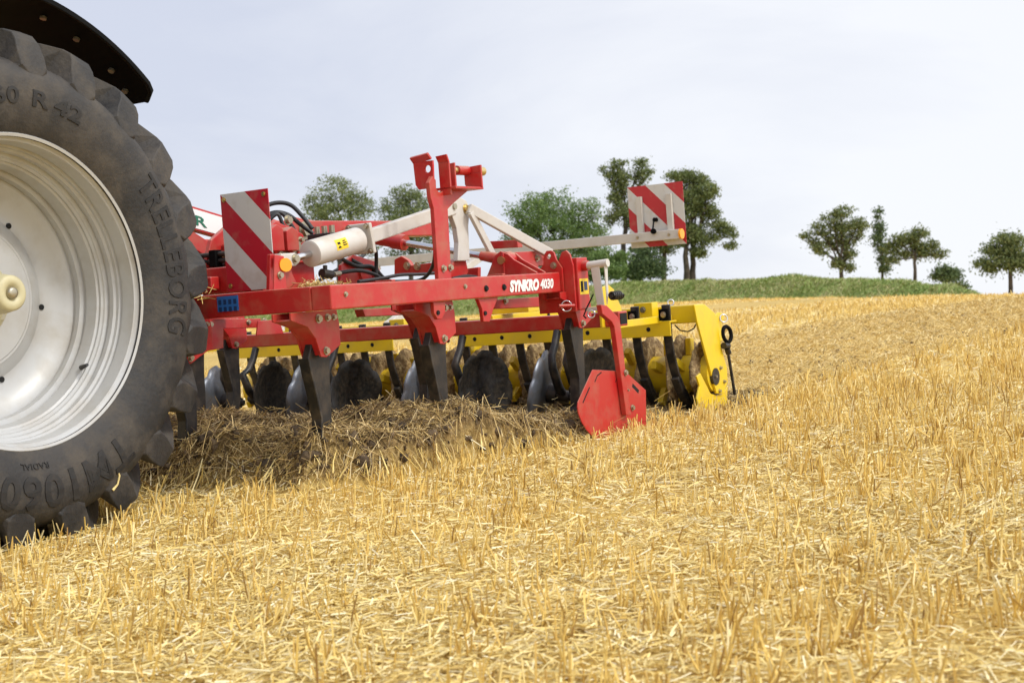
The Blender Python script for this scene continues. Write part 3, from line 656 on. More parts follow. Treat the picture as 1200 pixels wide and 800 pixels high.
def holed_plate(name, outline, holes, r, th, m, parent=cult):
    cu = bpy.data.curves.new(name, 'CURVE'); cu.dimensions = '2D'; cu.fill_mode = 'BOTH'; cu.extrude = th/2
    for pts in [outline]+[[(cx+R*math.cos(2*PI*k/20), cz+R*math.sin(2*PI*k/20)) for k in range(20)] for cx, cz, R in holes]:
        sp_ = cu.splines.new('POLY'); sp_.points.add(len(pts)-1); sp_.use_cyclic_u = True
        for q, (x, z) in zip(sp_.points, pts): q.co = (x, z, 0, 1)
    o = bpy.data.objects.new(name, cu); COL.objects.link(o); dg = bpy.context.evaluated_depsgraph_get()
    me = bpy.data.meshes.new_from_object(o.evaluated_get(dg)); bpy.data.objects.remove(o); bpy.data.curves.remove(cu)
    for v in me.vertices: v.co = Vector((v.co.x, r+th/2-v.co.z, v.co.y)) - CB
    me.materials.clear(); me.materials.append(m); me.name = name
    o = bpy.data.objects.new(name, me); COL.objects.link(o); o.parent = parent; return o
holed_plate('lock_plate', [(.345,1.248),(.412,1.248),(.428,1.27),(.432,1.37),(.325,1.372),(.330,1.27)], [(.402,1.335,.017)], 1.93, .011, RED)
cp(MB().bar((.376, 1.934, 1.372), (.372, 1.912, 1.398), .012, .106, (1, 0, 0)), 'lock_plate_lip', RED, bevel=.002)
rplate('lock_plate', 2.0, .412, .470, 1.215, 1.392, flare=.012)
rplate('lock_plate', 2.055, .41, .462, 1.252, 1.358)
rplate('lock_plate', 2.205, .41, .505, 1.250, 1.348)
cp(MB().box(.385, .500, 2.0, 2.225, 1.240, 1.251), 'lock_shelf', RED, bevel=.002)
cp(MB().tube([(.43, 2.06, 1.331), (.43, 2.33, 1.333)], .0145, 16).tube([(.43, 2.27, 1.3325), (.43, 2.335, 1.333)], .021, 16), 'lock_pin', GLD)
cp(MB().tube([(.43, 2.118, 1.331), (.43, 2.203, 1.332)], .022, 16), 'pin_sleeve', RED)
# hydraulic spring cylinder with its linkage
TA = .15
cyl = cp(MB().lathe([(0,0),(0,.050),(.004,.0575),(.33,.0575),(.33,0)], (0,0,0), 36, 1), 'spring_cylinder', WHT, crease=35)
d = (Vector((TA, 1.715, 1.041))-Vector((TA, 1.378, .984))); tilt = math.atan2(d.z, d.y)
cyl.location = Vector((TA, 1.378, .984)) - CB; cyl.rotation_euler = (tilt, 0, 0)
for v in cyl.data.vertices: v.co += CB
def ax_pt(s, off=0., t=TA): c = Vector((t, 1.378, .984)); e = d.normalized(); n = Vector((0, -e.z, e.y)); return c+e*s+n*off
cp(MB().tube([ax_pt(-.10), ax_pt(.01)], .0145, 16), 'piston_rod', CHR)
cp(MB().bar(ax_pt(.355), ax_pt(.375), .13, .135), 'flange', WHT, bevel=.004)
for o_, t_ in ((.056, .05), (-.056, .05), (.056, -.05)): cp(MB().bolt(ax_pt(.352, o_, TA+t_), -d, .010, .01), 'flange_bolt', ZNC)
cp(MB().bar(ax_pt(.375), Vector((TA, 2.47, 1.190)), .045, .062), 'linkage_arm', WHT, bevel=.005)
cp(MB().prism([(1.17,.935),(1.26,.935),(1.285,.950),(1.285,.980),(1.26,.990),(1.17,.988)], 't', TA-.022, TA+.022), 'rod_clevis', WHT, bevel=.006)
cp(MB().bolt((TA+.023, 1.255, .964), (1, 0, 0), .016, .012), 'clevis_bolt', ZNC)
cp(MB().prism([(1.14,.80),(1.36,.80),(1.30,.90),(1.27,.99),(1.17,.99)], 't', TA-.055, TA-.035), 'anchor_plate', RED, bevel=.003)
stc = MB()
for px in ():
    pass
vs, fs = [], []                                                         # yellow warning sticker wrapped on the cylinder
e = d.normalized(); n_ = Vector((0, -e.z, e.y)); tx = Vector((1, 0, 0))
def on_cyl(s, ang, R): return ax_pt(s) + (tx*math.cos(ang)+n_*math.sin(ang))*R
for i in range(7):
    ang = rad(-12+i*8)
    for s in (.115, .195): vs.append(on_cyl(s, ang, .0583))
for i in range(6): fs.append((2*i, 2*i+1, 2*i+3, 2*i+2))
sk = MB(); sk.add(vs, fs, True); sko = cp(sk, 'warning_sticker', STK)
for (s0, s1, a0, a1) in ((.122,.150,-4,8),(.126,.146,12,22),(.160,.188,2,7),(.160,.186,11,16),(.164,.182,20,25)):
    q = MB(); q.add([on_cyl(s0, rad(a0), .0588), on_cyl(s1, rad(a0), .0588), on_cyl((s0+s1)/2 if s0 < .13 and a0 < 0 else s1, rad(a1), .0588), on_cyl((s0+s1)/2 if s0 < .13 and a0 < 0 else s0, rad(a1), .0588)], [(0,1,2,3)]); cp(q, 'printed_sign', DRK, sko)
# white lever, second arm and brace
lev = cp(MB().prism([(2.415,1.195),(2.435,1.235),(2.50,1.248),(2.575,1.225),(2.600,1.185),(2.575,1.10),(2.565,.93),(2.46,.93),(2.478,1.02),(2.470,1.09),(2.440,1.15)], 't', TA-.015, TA+.015), 'linkage_lever', WHT, bevel=.004)
cp(MB().bolt((TA+.016, 2.452, 1.195), (1, 0, 0), .016, .012), 'lever_bolt', ZNC, lev); cp(MB().bolt((TA+.016, 2.56, 1.185), (1, 0, 0), .018, .012), 'lever_bolt', GLD, lev)
arm2 = cp(MB().bar((.19, 2.55, 1.185), at(645, 297.5, t=.40), .03, .048), 'linkage_arm', WHT, bevel=.004)
q0, q1 = at(566, 245.5, t=.213), at(561, 252.5, t=.213)
flat_text('2', .042, .212, 2.63, 1.135, DRK, arm2)
cp(MB().bar((.20, 2.55, 1.165), at(577, 298, t=.22), .022, .035), 'brace', WHT, bevel=.003)
# folding cylinder with its gusset
rod0, rod1 = Vector((-.29, 2.635, 1.056)), Vector((.335, 2.635, .918))
dv = (rod1-rod0).normalized()
cp(MB().tube([rod0-dv*.75, rod0-dv*.01], .036, 20), 'folding_cylinder', RED)
cp(MB().tube([rod0-dv*.06, rod0+dv*.015], .041, 20), 'cylinder_gland', RED)
cp(MB().tube([rod0, rod1-dv*.13], .0165, 16), 'folding_rod', CHR)
cp(MB().tube([rod1-dv*.15, rod1-dv*.03], [.024, .030], 16).tube([rod1+Vector((0,-.03,0)), rod1+Vector((0,.03,0))], .042, 20), 'rod_end', RED)
for r in (2.59, 2.665):
    gp = [(.235,.838),(.262,.885),(.295,.945),(.330,.963),(.372,.945),(.405,.915),(.528,.845),(.528,.838)]
    cp(MB().prism(gp, 'r', r, r+.014), 'gusset', RED, bevel=.003)
cp(MB().tube([(rod1.x, 2.578, rod1.z), (rod1.x, 2.70, rod1.z)], .020, 14), 'gusset_pin', GLD)
plate_t('hinge_block', .14, [(533, 305), (545, 300), (549, 318), (542, 333), (532, 333), (518, 333)], th=.05)
# plates seen behind the cylinder
plate_r('cross_plate', 2.80, [(462, 304), (470, 300), (478, 305), (482, 311), (512, 307), (512, 322), (462, 324)], th=.03, bolts=((477, 311.5), (489, 312)), bR=.016)
plate_r('cross_plate', 2.86, [(520, 318), (560, 313), (560, 326), (520, 330)], th=.03)
plate_t('link_plate', .35, [(590, 303), (590, 296), (641, 293.5), (641.5, 311), (631, 311.5), (631, 322), (641.5, 321), (641.5, 326), (592, 328)], th=.012, bolts=((629, 302.5), (640, 303)), bR=.013)
plate_r('cover_plate', 3.3, [(569, 283), (606, 281), (607, 290), (570, 292)], th=.05)
# end assembly at the rear of the side beam
holed_plate('end_plate', [(.400,.64),(.545,.64),(.545,.86),(.515,.905),(.505,.940),(.490,.950),(.465,.950),(.448,.93),(.440,.88),(.400,.845)], [(.476,.922,.013)], 2.802, .013, RED)
cp(MB().bolt((.500, 2.801, .875), (0, -1, 0), .013, .012), 'bolt', ZNC)
eb = MB(); eb.prism([(.500,.64),(.600,.64),(.600,.87),(.585,.925),(.565,.945),(.540,.938),(.520,.90)], 'r', 2.820, 2.834); cp(eb, 'end_plate', RED, bevel=.003)
ebx = cp(MB().box(.548, .612, 2.838, 2.945, .645, .905), 'end_post', RED, bevel=.004)
ws = cp(MB().box(.6122, .6135, 2.850, 2.935, .722, .800), 'warning_sticker', STK, ebx)
cp(MB().box(.6136, .6142, 2.858, 2.882, .735, .788), 'printed_sign', DRK, ws); cp(MB().box(.6136, .6142, 2.892, 2.924, .742, .785), 'printed_sign', BLU2, ws)
lv = MB(); lv.tube([(.640, 2.90, .862), (.752, 2.90, .868)], .020, 16); lv.prism([(.660,.85),(.708,.853),(.722,.66),(.722,.635),(.672,.635),(.682,.66)], 'r', 2.885, 2.893)
lv.prism([(2.885,.860),(2.915,.860),(2.905,.72),(2.885,.66)], 't', .735, .742); lv.box(.614, .680, 2.886, 2.896, .636, .656)
cp(lv, 'adjusting_lever', WHT, bevel=.003)
cp(MB().tube([(.60, 2.90, .862), (.640, 2.90, .862)], .026, 14), 'lever_boss', RED)
sp = [(.775+.018*math.cos(k*.7), 2.87+k*.0021, .705+.018*math.sin(k*.7)) for k in range(46)]
cp(MB().tube(sp, .0055, 6).tube([(.775, 2.86, .705), (.775, 2.985, .705)], .010, 10), 'coil_spring', GST)
def ring(c, ax, R, rr, n=28):
    a = Vector(ax).normalized().orthogonal().normalized(); b = Vector(ax).normalized().cross(a)
    return MB().tube([Vector(c)+a*math.cos(2*PI*k/n)*R+b*math.sin(2*PI*k/n)*R for k in range(n+1)], rr, 8, False)
cp(ring(at(664, 358.5, t=.56), (.6, -.8, .1), .026, .0028), 'linch_pin_ring', CHR)
cp(MB().tube([at(655, 358.5, t=.55), at(673, 358, t=.60)], .009, 10), 'linch_pin', RED)
cp(MB().tube([at(695, 345, t=.66), at(692, 352, t=.67), at(687, 362, t=.66), at(684, 370, t=.66), at(687, 373, t=.67)], .004, 6), 'safety_cord', BLK)
cp(ring(at(693, 368, t=.68), (.3, -.9, .2), .018, .0035), 'linch_pin_ring', CHR)
# side deflector
q = [at(x, y, t=.735) for x, y in ((694.8, 433), (733, 435), (757, 457), (757, 508))]
dp = [(q[0].y, q[0].z), (q[1].y, q[1].z), (q[2].y, q[2].z), (q[3].y-.0, -.06), (2.76, -.075)] + [(v.y, v.z) for v in (at(x, y, t=.735) for x, y in ((703, 518), (696, 512.5), (688, 504), (682, 494.5), (678.3, 485), (677, 477), (677.5, 471)))]
sdp = cp(MB().prism(dp, 't', .729, .735), 'side_deflector', RED, bevel=.002)
aq = [at(x, y, t=.75) for x, y in ((701, 357), (708, 358), (721, 371), (724, 379), (734, 470), (737, 486), (731, 486), (717, 383), (714, 377), (703, 368))]
cp(MB().prism([(v.y, v.z) for v in aq], 't', .737, .765), 'deflector_arm', RED, sdp, bevel=.003)
for px, py in ((733, 436.5), (741, 477.5), (736.5, 493.5), (735, 457)): cp(MB().bolt(at(px, py, t=.736 if px != 733 else .766), (1, 0, 0), .012 if py < 490 and py != 457 else .006, .008), 'deflector_bolt', ZNC, sdp)
def slot(p, w, m=DRK):
    q = [at(x, y, t=.7352) for x, y in p]; mb = MB()
    for a, b in zip(q, q[1:]):
        e = (b-a).normalized(); n = Vector((0, -e.z, e.y))*w
        mb.add([a-n, b-n, b+n, a+n], [(0,1,2,3)])
    cp(mb, 'slot', m, sdp)
slot([(683, 472), (691, 453.5)], .0045); slot([(697, 447.5), (700, 440), (705, 436)], .0035); slot([(721, 448), (724, 440), (727, 437)], .0025); slot([(741, 451), (748.5, 459)], .010)
# boards
def board(name, t0, t1, r, z0, z1, m, parent=cult): return cp(MB().box(t0, t1, r, r+.004, z0, z1), name, m, parent, bevel=.001)
tl = at(258.3, 228.2, r=1.25); br = at(322, 338, r=1.25)
S1 = stripe_mat('front_board_stripes', 0); S2 = stripe_mat('rear_board_stripes', 0)
w1 = board('warning_board', -.216, .056, 1.25, .850, 1.270, S1, fb); w1.parent = cult
# stripes start at the top corner: value = x + z (object space is relative to the thing's base)
def set_off(m, x, z, ph): [n for n in m.node_tree.nodes if n.bl_idname == 'ShaderNodeMath'][1].inputs[1].default_value = -(x-CB.x)-(z-CB.z)+ph
set_off(S1, -.216, 1.270, 2.82); set_off(S2, -.517, 1.4226, 2.82+.141)
for x, z in ((-.195, 1.245), (.033, 1.248), (-.195, .875), (.035, .875)): cp(MB().bolt((x, 1.249, z), (0, -1, 0), .008, .004), 'board_bolt', GLD, w1)
cp(MB().box(-.14, -.02, 1.256, 1.268, .84, 1.2), 'board_holder', RED, w1, bevel=.002)
rp = plate_t('reflector_bracket', .235, [(322, 298), (333, 300), (336.5, 339), (321, 341)], th=.008, bolts=((328, 322.5),), bR=.012)
pR = at(333.3, 310.5, t=.236); cp(MB().tube([pR, pR+Vector((.012, -.004, 0))], .028, 22), 'side_reflector', AMB, rp)
lb = cp(MB().box(-2.96, -.113, 5.52, 5.555, 1.036, 1.101), 'light_bar', WHT, bevel=.004)
w2 = board('warning_board', -.517, -.094, 5.585, .9996, 1.4226, S2)
for t in (-.424, -.195): cp(MB().box(t-.021, t+.021, 5.557, 5.5835, 1.04, 1.348), 'board_holder', GST if False else WHT, w2, bevel=.002)
cp(MB().tube([(-.113, 5.537, 1.068), (-.098, 5.537, 1.068)], .035, 22), 'side_reflector', AMB, lb)
pl = at(766.5, 271, r=5.518); cp(MB().tube([pl, pl+Vector((0, -.02, 0))], .018, 16), 'cable_plug', BLK, lb)
pq = at(769, 257.5, r=5.584); cp(MB().tube([pq, pq+Vector((0, -.03, 0))], .015, 14), 'cable_plug', BLK, w2)
cp(MB().tube([pl+Vector((0,-.02,0)), at(765.5, 264, r=5.53), at(766, 259.5, r=5.55), pq+Vector((0,-.028,0))], .0055, 8), 'lamp_cable', BLK, w2)
for x in (-.43, -.19): cp(MB().bolt((x, 5.519, 1.07), (0, -1, 0), .008, .006), 'bolt', ZNC, lb)
for t in (-1.75, -2.7): cp(MB().bar((t, 4.36, .60), (t, 5.54, 1.035), .05, .05), 'light_bar_strut', WHT, bevel=.004)
# centre frame and headstock
for t in (-.70, -1.90): cp(MB().box(t-.05, t+.05, 2.05, 3.45, 1.115, 1.200), 'centre_rail', RED, bevel=BV)
cp(MB().box(-1.78, -.28, 1.36, 1.46, .852, .965), 'cross_beam', RED, bevel=BV)
cp(MB().box(-1.78, -.36, 1.30, 1.355, .868, .925), 'cross_tube', RED, bevel=BV)
for t in (-.56, -.40, -.25): cp(MB().prism([(1.46,.842),(1.86,.842),(1.86,.96),(1.80,1.10),(1.62,1.16),(1.52,1.10),(1.46,.97)], 't', t-.012, t+.012), 'hinge_plate', RED, bevel=.004)
cp(MB().box(-.55, -.26, 1.58, 1.74, .98, 1.08), 'hinge_block', RED, bevel=.01)
cp(MB().tube([(-.60, 1.66, 1.03), (-.225, 1.66, 1.03)], .022, 6), 'hinge_pin', ZNC)
cp(MB().prism([(1.75,.842),(2.1,.842),(2.02,.95),(1.86,.985),(1.77,.94)], 't', -.02, .0), 'hinge_plate', RED, bevel=.004)
cp(MB().tube([(-.02, 1.93, .90), (.012, 1.93, .90)], .042, 20), 'hinge_boss', RED)
for t in (-.72, -.86): cp(MB().prism([(2.2,1.05),(2.5,1.05),(2.42,1.20),(2.30,1.225),(2.22,1.17)], 't', t-.01, t+.01), 'cylinder_lug', RED, bevel=.004)
cp(MB().bolt((-.649, 2.30, 1.15), (1, 0, 0), .035, .02), 'pivot_bolt', ZNC)
for t in (-.85, -1.65):
    hs = MB(); hs.prism([(.95,.62),(1.10,.62),(1.16,1.0),(1.10,1.50),(.98,1.50),(.93,1.0)], 't', t-.02, t); cp(hs, 'headstock_plate', RED, bevel=.004)
    sl = -.215
    z = lambda r: 1.303+(r-1.627)*sl
    cp(MB().prism([(.97, z(.97)-.115),(.97, z(.97)+.004),(2.05, z(2.05)+.004),(2.05, z(2.05)-.108)], 't', t-.05, t), 'headstock_strut', RED, bevel=.003)
    dg = cp(MB().prism([(1.05,1.50),(1.05,1.40),(2.02,.94),(2.10,.98)], 't', t-.06, t-.01), 'headstock_strut', RED, bevel=.004)
    if t > -1:
        wp = cp(MB().prism([(1.0, z(1.0)-.103),(1.0, z(1.0)-.008),(2.02, z(2.02)-.008),(2.02, z(2.02)-.100)], 't', t+.0005, t+.003), 'name_plate', LWH)
        r1 = at(240, 255, t=t+.004).y
        flat_text('P\u00d6TTINGER', .066, t+.0035, 1.12, z(1.12)-.084, GRN, wp, 0., .0012, 1.0, r1+.01-1.12, sl)
cp(MB().box(-1.67, -.83, .95, 1.08, .70, .80), 'hitch_beam', RED, bevel=BV)
# small fittings: valve block, clamps, weld seams, bolts
vb = cp(MB().box(-.30, -.16, 1.90, 2.02, 1.03, 1.10), 'valve_block', GST, bevel=.004)
for k in range(3): cp(MB().tube([(-.27+.045*k, 1.94, 1.10), (-.27+.045*k, 1.94, 1.135)], .014, 6), 'valve_fitting', ZNC, vb)
for px, py, t, R in ((346, 288.5, -.20, .024), (337, 258, -.3, .018), (330, 300, -.22, .016), (352, 281, -.22, .012)): cp(MB().bolt(at(px, py, t=t), (1, 0, 0), R, .016), 'bolt', ZNC)
cp(MB().prism([(1.70,.965),(1.95,.965),(1.95,1.02),(1.88,1.06),(1.78,1.06),(1.70,1.02)], 't', -.215, -.19), 'hinge_rib', RED, bevel=.004)
cp(MB().prism([(1.52,1.02),(1.60,1.02),(1.60,1.12),(1.56,1.14),(1.52,1.12)], 't', -.24, -.18), 'hinge_rib', RED, bevel=.004)
cp(MB().prism([(1.62,1.02),(1.70,1.02),(1.70,1.11),(1.66,1.13),(1.62,1.11)], 't', -.24, -.18), 'hinge_rib', RED, bevel=.004)
for z in (1.0, 1.03): cp(MB().tube([(-.9, 1.49, z), (-.3, 1.49, z)], .012, 8), 'hydraulic_pipe', GST)
for t in (-.75, -.5): cp(MB().box(t-.02, t+.02, 1.465, 1.51, .975, 1.05), 'pipe_clamp', BLK, bevel=.003)
for r in (1.45, 2.30): cp(MB().box(.44, .528, r-.012, r+.012, .8405, .848), 'weld_plate', RED, sb, bevel=.002)
for px in (405, 545): cp(MB().bolt(at(px, 345-(px-400)*.065, t=.5345), (1, 0, 0), .008, .005), 'bolt', ZNC, sb)
# hoses
def hose(pts, R=.0105, m=HOSE): 
    P_ = [Vector(p) for p in pts]; o = []
    for i in range(len(P_)-1):
        p0 = P_[max(i-1, 0)]; p1 = P_[i]; p2 = P_[i+1]; p3 = P_[min(i+2, len(P_)-1)]
        for k in range(6):
            s = k/6; o.append(.5*((2*p1)+(p2-p0)*s+(2*p0-5*p1+4*p2-p3)*s*s+(3*p1-p0-3*p2+p3)*s**3))
    o.append(P_[-1]); return cp(MB().tube(o, R, 8), 'hydraulic_hose', m)
hose([at(300, 246, t=-.55), at(322, 238, t=-.5), at(340, 240, t=-.45), at(354, 253, t=-.4), at(366, 268, t=-.35)])
hose([at(305, 256, t=-.55), at(322, 249, t=-.5), at(338, 252, t=-.45), at(352, 263, t=-.42), at(367, 274, t=-.38)])
hose([at(308, 256, t=-.5), at(328, 249, t=-.45), at(340, 262, t=-.42), at(350, 278, t=-.40), at(363, 287, t=-.38)])
hose([at(312, 262, t=-.45), at(325, 251, t=-.42), at(333, 266, t=-.40), at(344, 277, t=-.38), at(362, 284, t=-.36)], .009)
hose([at(196, 297, t=-.6), at(225, 300, t=-.6), at(245, 304, t=-.58), at(262, 306, t=-.55)], .013); hose([at(196, 302, t=-.58), at(225, 305, t=-.58), at(262, 311, t=-.52)], .013)
hose([at(395, 320, t=.1), at(420, 317, t=.1), at(440, 322, t=.08), at(452, 330, t=.05), at(470, 331, t=.05), at(495, 327, t=.1), at(507, 312, t=.25), at(510, 292, t=.35)], .009)
hose([at(412, 305, t=.0), at(425, 312, t=.0), at(440, 320, t=.0), at(455, 330, t=.0), at(480, 330, t=.0)], .012)
hose([at(400, 303, t=.0), at(418, 312, t=.02), at(436, 313, t=.02), at(450, 326, t=.02), at(462, 331, t=.0)], .010)
hose([at(432, 284, t=.1), at(440, 292, t=.08), at(441, 310, t=.05), at(441, 326, t=.05)], .009)
hose([at(420, 330, t=.2), at(448, 326, t=.1), at(470, 322, t=.0), at(500, 321, t=-.1), at(520, 318, t=-.2)], .008); hose([at(372, 330, t=.0), at(392, 318, t=-.05), at(410, 308, t=-.1), at(425, 300, t=-.15), at(430, 288, t=-.2)], .009)
hose([at(530, 328, t=.2), at(545, 325, t=.2), at(558, 326, t=.2)], .014)
cp(MB().tube([at(381, 311, t=.14), at(381, 325, t=.14)], .010, 10).tube([at(377, 320, t=.15), at(388, 322, t=.15)], .020, 12), 'hose_fitting', GST)
cp(MB().tube([at(391, 322, t=.14), at(398, 320.5, t=.12)], .012, 10), 'hose_fitting', ZNC)
cp(MB().tube([at(250, 298, t=-.5), at(262, 298, t=-.5)], .015, 12), 'hose_coupling', ZNC)
# levelling discs
def disc(t, r, z, alpha, m, side, dia=.46, camber=0., arm=True):
    R = dia/2; vs, fs = [], []; nr, na = 6, 60
    for i in range(nr+1):
        q = i/nr
        for k in range(na):
            th = 2*PI*k/na; notch = 1-(.085*max(0, math.cos(th*8))**2 if i == nr else 0)
            rad_ = R*q*notch; x = .055*(1-q*q)*(-side)
            vs.append((x, rad_*math.cos(th), rad_*math.sin(th)))
    for i in range(nr):
        for k in range(na): fs.append((i*na+k, i*na+(k+1)%na, (i+1)*na+(k+1)%na, (i+1)*na+k))
    Rm = Matrix.Rotation(-rad(alpha), 3, 'Z') @ Matrix.Rotation(rad(camber), 3, 'Y') @ Matrix.Rotation(RNG.uniform(0, PI), 3, 'X')
    mb = MB(); mb.add([Rm @ Vector(v) + Vector((t, r, z)) for v in vs], fs, True)
    o = cp(mb, 'levelling_disc', m); s = o.modifiers.new('thick', 'SOLIDIFY'); s.thickness = .006; s.offset = 0
    nrm = Rm @ Vector((1, 0, 0)); c = Vector((t, r, z)); h0 = c - nrm*side*.055
    hd = -side if side < 0 else 1
    hdv = nrm*(1 if side < 0 else -1)
    cp(MB().tube([h0+hdv*.0, h0+hdv*.05], .055, 20).tube([h0+hdv*.05, h0+hdv*.12], .034, 18).tube([h0+hdv*.12, h0+hdv*.14], .020, 8), 'disc_hub', BST if side > 0 else GST, o)
    if arm:
        e = h0+hdv*.09
        cp(MB().tube([e, e+Vector((0, -.05, .05)), e+Vector((0, -.10, .16)), Vector((e.x, r-.06, .40)), Vector((e.x, 3.40, .45)), Vector((e.x, 3.44, .53))], [.026, .026, .024, .022, .022, .022], 8), 'disc_arm', BST, o)
    return o
for t, a, m, s, cb, dz in ((-2.45, -16, BRT, -1, 6, 0), (-1.95, -8, MUDD, 1, 0, .01), (-1.72, -14, BRT, -1, 10, 0), (-1.30, 6, MUDD, 1, 0, .0), (-.87, -17, BRT, -1, 12, .0), (-.37, 8, MUDD, 1, 0, .01), (-.02, -17, BRT, -1, 14, 0), (.36, 8, MUDD, 1, 0, .0)):
    disc(t, 3.42, .205+dz, a, m, s, camber=cb)
# scraper beams, scrapers, packer roller
def scraper_beam(t0, t1):
    m = MB(); m.box(t0, t1, 4.075, 4.085, .443, .530); m.box(t0, t1, 4.0855, 4.165, .520, .530); o = cp(m, 'scraper_beam', YEL, bevel=.003); return o
sbm = scraper_beam(-.99, .485); sb2 = scraper_beam(-3.0, -1.50)
for i in range(17):
    t = .45-(16-i)*.2012
    par = sbm if t > -1.0 else sb2
    sc = [(4.10,.62),(4.10,.44),(4.115,.34),(4.16,.22),(4.22,.13),(4.33,.02)]
    pts = [(r, z) for r, z in sc] + [(r+.016, z+.004) for r, z in reversed(sc)]
    if -1.5 < t < -.99: continue
    o = cp(MB().prism(pts, 't', t-.026, t+.026), 'scraper', BST, par, bevel=.002)
    cp(MB().prism([(4.15,.19),(4.21,.10),(4.32,-.02),(4.36,-.02),(4.25,.12),(4.18,.21)], 't', t-.022, t+.022), 'scraper_tip', BST, par, bevel=.002)
    if t > .05 or t < -1.5: cp(MB().box(t-.030, t+.030, 4.068, 4.0745, .532, .600), 'scraper_pad', BLK, par, bevel=.002); cp(MB().bolt((t, 4.068, .567), (0, -1, 0), .013, .01), 'bolt', ZNC, par)
    hx = t-.105; cp(MB().tube([(hx, 4.0735, .487), (hx, 4.0745, .487)], .0135, 14), 'beam_hole', DRK, par)
mt = cp(MB().box(-3.05, .575, 4.25, 4.35, .505, .610), 'roller_beam', YEL, bevel=BV)
for t in (.30, -.55, -1.5, -2.4): cp(MB().box(t-.09, t+.03, 4.17, 4.248, .531, .640), 'beam_bracket', YEL, mt, bevel=.004); cp(MB().bolt((t-.03, 4.169, .60), (0, -1, 0), .014, .01), 'bolt', ZNC, mt)
for t in (.42, -1.62, -2.6):
    plate = [(3.40,.537),(3.40,.745),(3.50,.760),(3.555,.735),(3.625,.633),(3.64,.56),(4.24,.56),(4.24,.520),(3.54,.520)]
    cp(MB().prism(plate, 't', t-.015, t), 'roller_link', YEL, bevel=.003)
cp(MB().box(-.42, -.16, 3.60, 3.72, .640, .672), 'link_plate', YEL, bevel=.003); cp(MB().box(-.40, -.34, 3.5, 4.24, .56, .636), 'roller_link', YEL, bevel=.003)
for t in (-1.05, -1.36):
    cp(MB().prism([(4.24,.60),(4.36,.60),(4.50,.30),(4.52,.12),(4.40,.12),(4.34,.30)], 't', t-.015, t), 'roller_arm', YEL, bevel=.004)
plate_t('roller_arm', -1.0, [(481, 397), (510, 395), (510, 452), (498, 455), (492, 428)], m=YEL, th=.015)
AX = (4.42, .20)
roll = cp(MB().tube([(-3.05, *AX), (.585, *AX)], .112, 40), 'packer_roller', YEL)
for i in range(19):
    t = .385-.2012*(i-1) if i else .525
    if t < -3.0: break
    n = 90; vs, fs = [], []; rng = np.random.default_rng(100+i)
    prof = [(-.014,.10),(-.017,.17),(-.016,.212),(-.006,.234),(.006,.234),(.016,.212),(.017,.17),(.014,.10)]
    ph = rng.uniform(0, 6.28, 6)
    if i == 0: prof = [(x, R*.86) for x, R in prof]
    for k in range(n):
        th = 2*PI*k/n
        wob = 1+.030*math.sin(th*3+ph[0])+.028*math.sin(th*7+ph[1])+.02*math.sin(th*13+ph[2])+rng.normal(0, .012)
        th_w = 1+.25*math.sin(th*2+ph[3])+.2*math.sin(th*5+ph[4])
        for x, R in prof: vs.append((t+x*th_w+rng.normal(0, .0022), AX[0]+R*wob*math.cos(th), AX[1]+R*wob*math.sin(th)))
    m = len(prof)
    for k in range(n):
        for j in range(m-1): fs.append((k*m+j, k*m+j+1, ((k+1)%n)*m+j+1, ((k+1)%n)*m+j))
    q = MB(); q.add(vs, fs, True); ro = cp(q, 'packer_ring', MUD, roll)
    for k in range(10):                                                 # yellow carrier blocks between the rings
        if (k+i) % 2: continue
        th = 2*PI*k/10+ph[0]; c = Vector((t-.1, AX[0]+.155*math.cos(th), AX[1]+.155*math.sin(th))); dd = Vector((0, math.cos(th), math.sin(th)))
        cp(MB().bar(c-dd*.045, c+dd*.055, .05, .035, (1, 0, 0)), 'packer_tooth', YEL, ro, bevel=.004)
TE = .60
plate_t('roller_end_arm', TE, [(813.5, 357), (826, 356.5), (838, 367), (842, 385), (846, 409), (852, 430), (853, 448), (848, 461), (840, 461), (817.5, 378)], m=YEL, th=.014, bolts=((844, 431), (838, 441), (848.5, 447), (843, 458)), bR=.009)
plate_t('bearing_plate', TE-.016, [(816.5, 441), (821, 437), (827, 449), (833, 461), (840, 463), (847, 461), (853, 452), (852, 474), (845, 481), (828, 484), (819, 479), (817, 467), (820, 452)], m=YEL, th=.012)
cp(MB().tube([(TE-.03, AX[0]-.03, AX[1]-.02), (TE+.004, AX[0]-.03, AX[1]-.02)], .05, 20), 'roller_bearing', GST)
plate_t('hook_plate', .50, [(838, 370), (842, 365.5), (848, 367), (849, 374), (846, 378), (847, 399), (837, 402), (836, 378)], m=YEL, th=.014)
c = at(852, 391.5, t=.62); cp(ring(c, (.9, -.1, .1), .046, .012), 'parking_ring', BLK)
cp(MB().tube([at(848, 405, t=.62), at(853, 405, t=.62)], .02, 10).tube([at(852, 408, t=.62), at(854, 414, t=.62)], .018, 8), 'shackle', GST)
cp(MB().tube([at(851, 400, t=.55), at(856, 430, t=.55), at(861, 462, t=.55)], .010, 8), 'chain', BST)
cp(MB().tube([at(791, 381, t=.5), at(797, 387, t=.5), at(806, 388.5, t=.5), at(813, 385, t=.5), at(816, 379, t=.5)], .004, 6), 'safety_cord', BLK)
cp(ring(at(786, 354.5, t=.25), (.5, -.8, .2), .018, .004), 'linch_pin_ring', CHR); cp(ring(at(848, 373, t=.52), (.7, -.6, .2), .024, .004), 'linch_pin_ring', CHR)
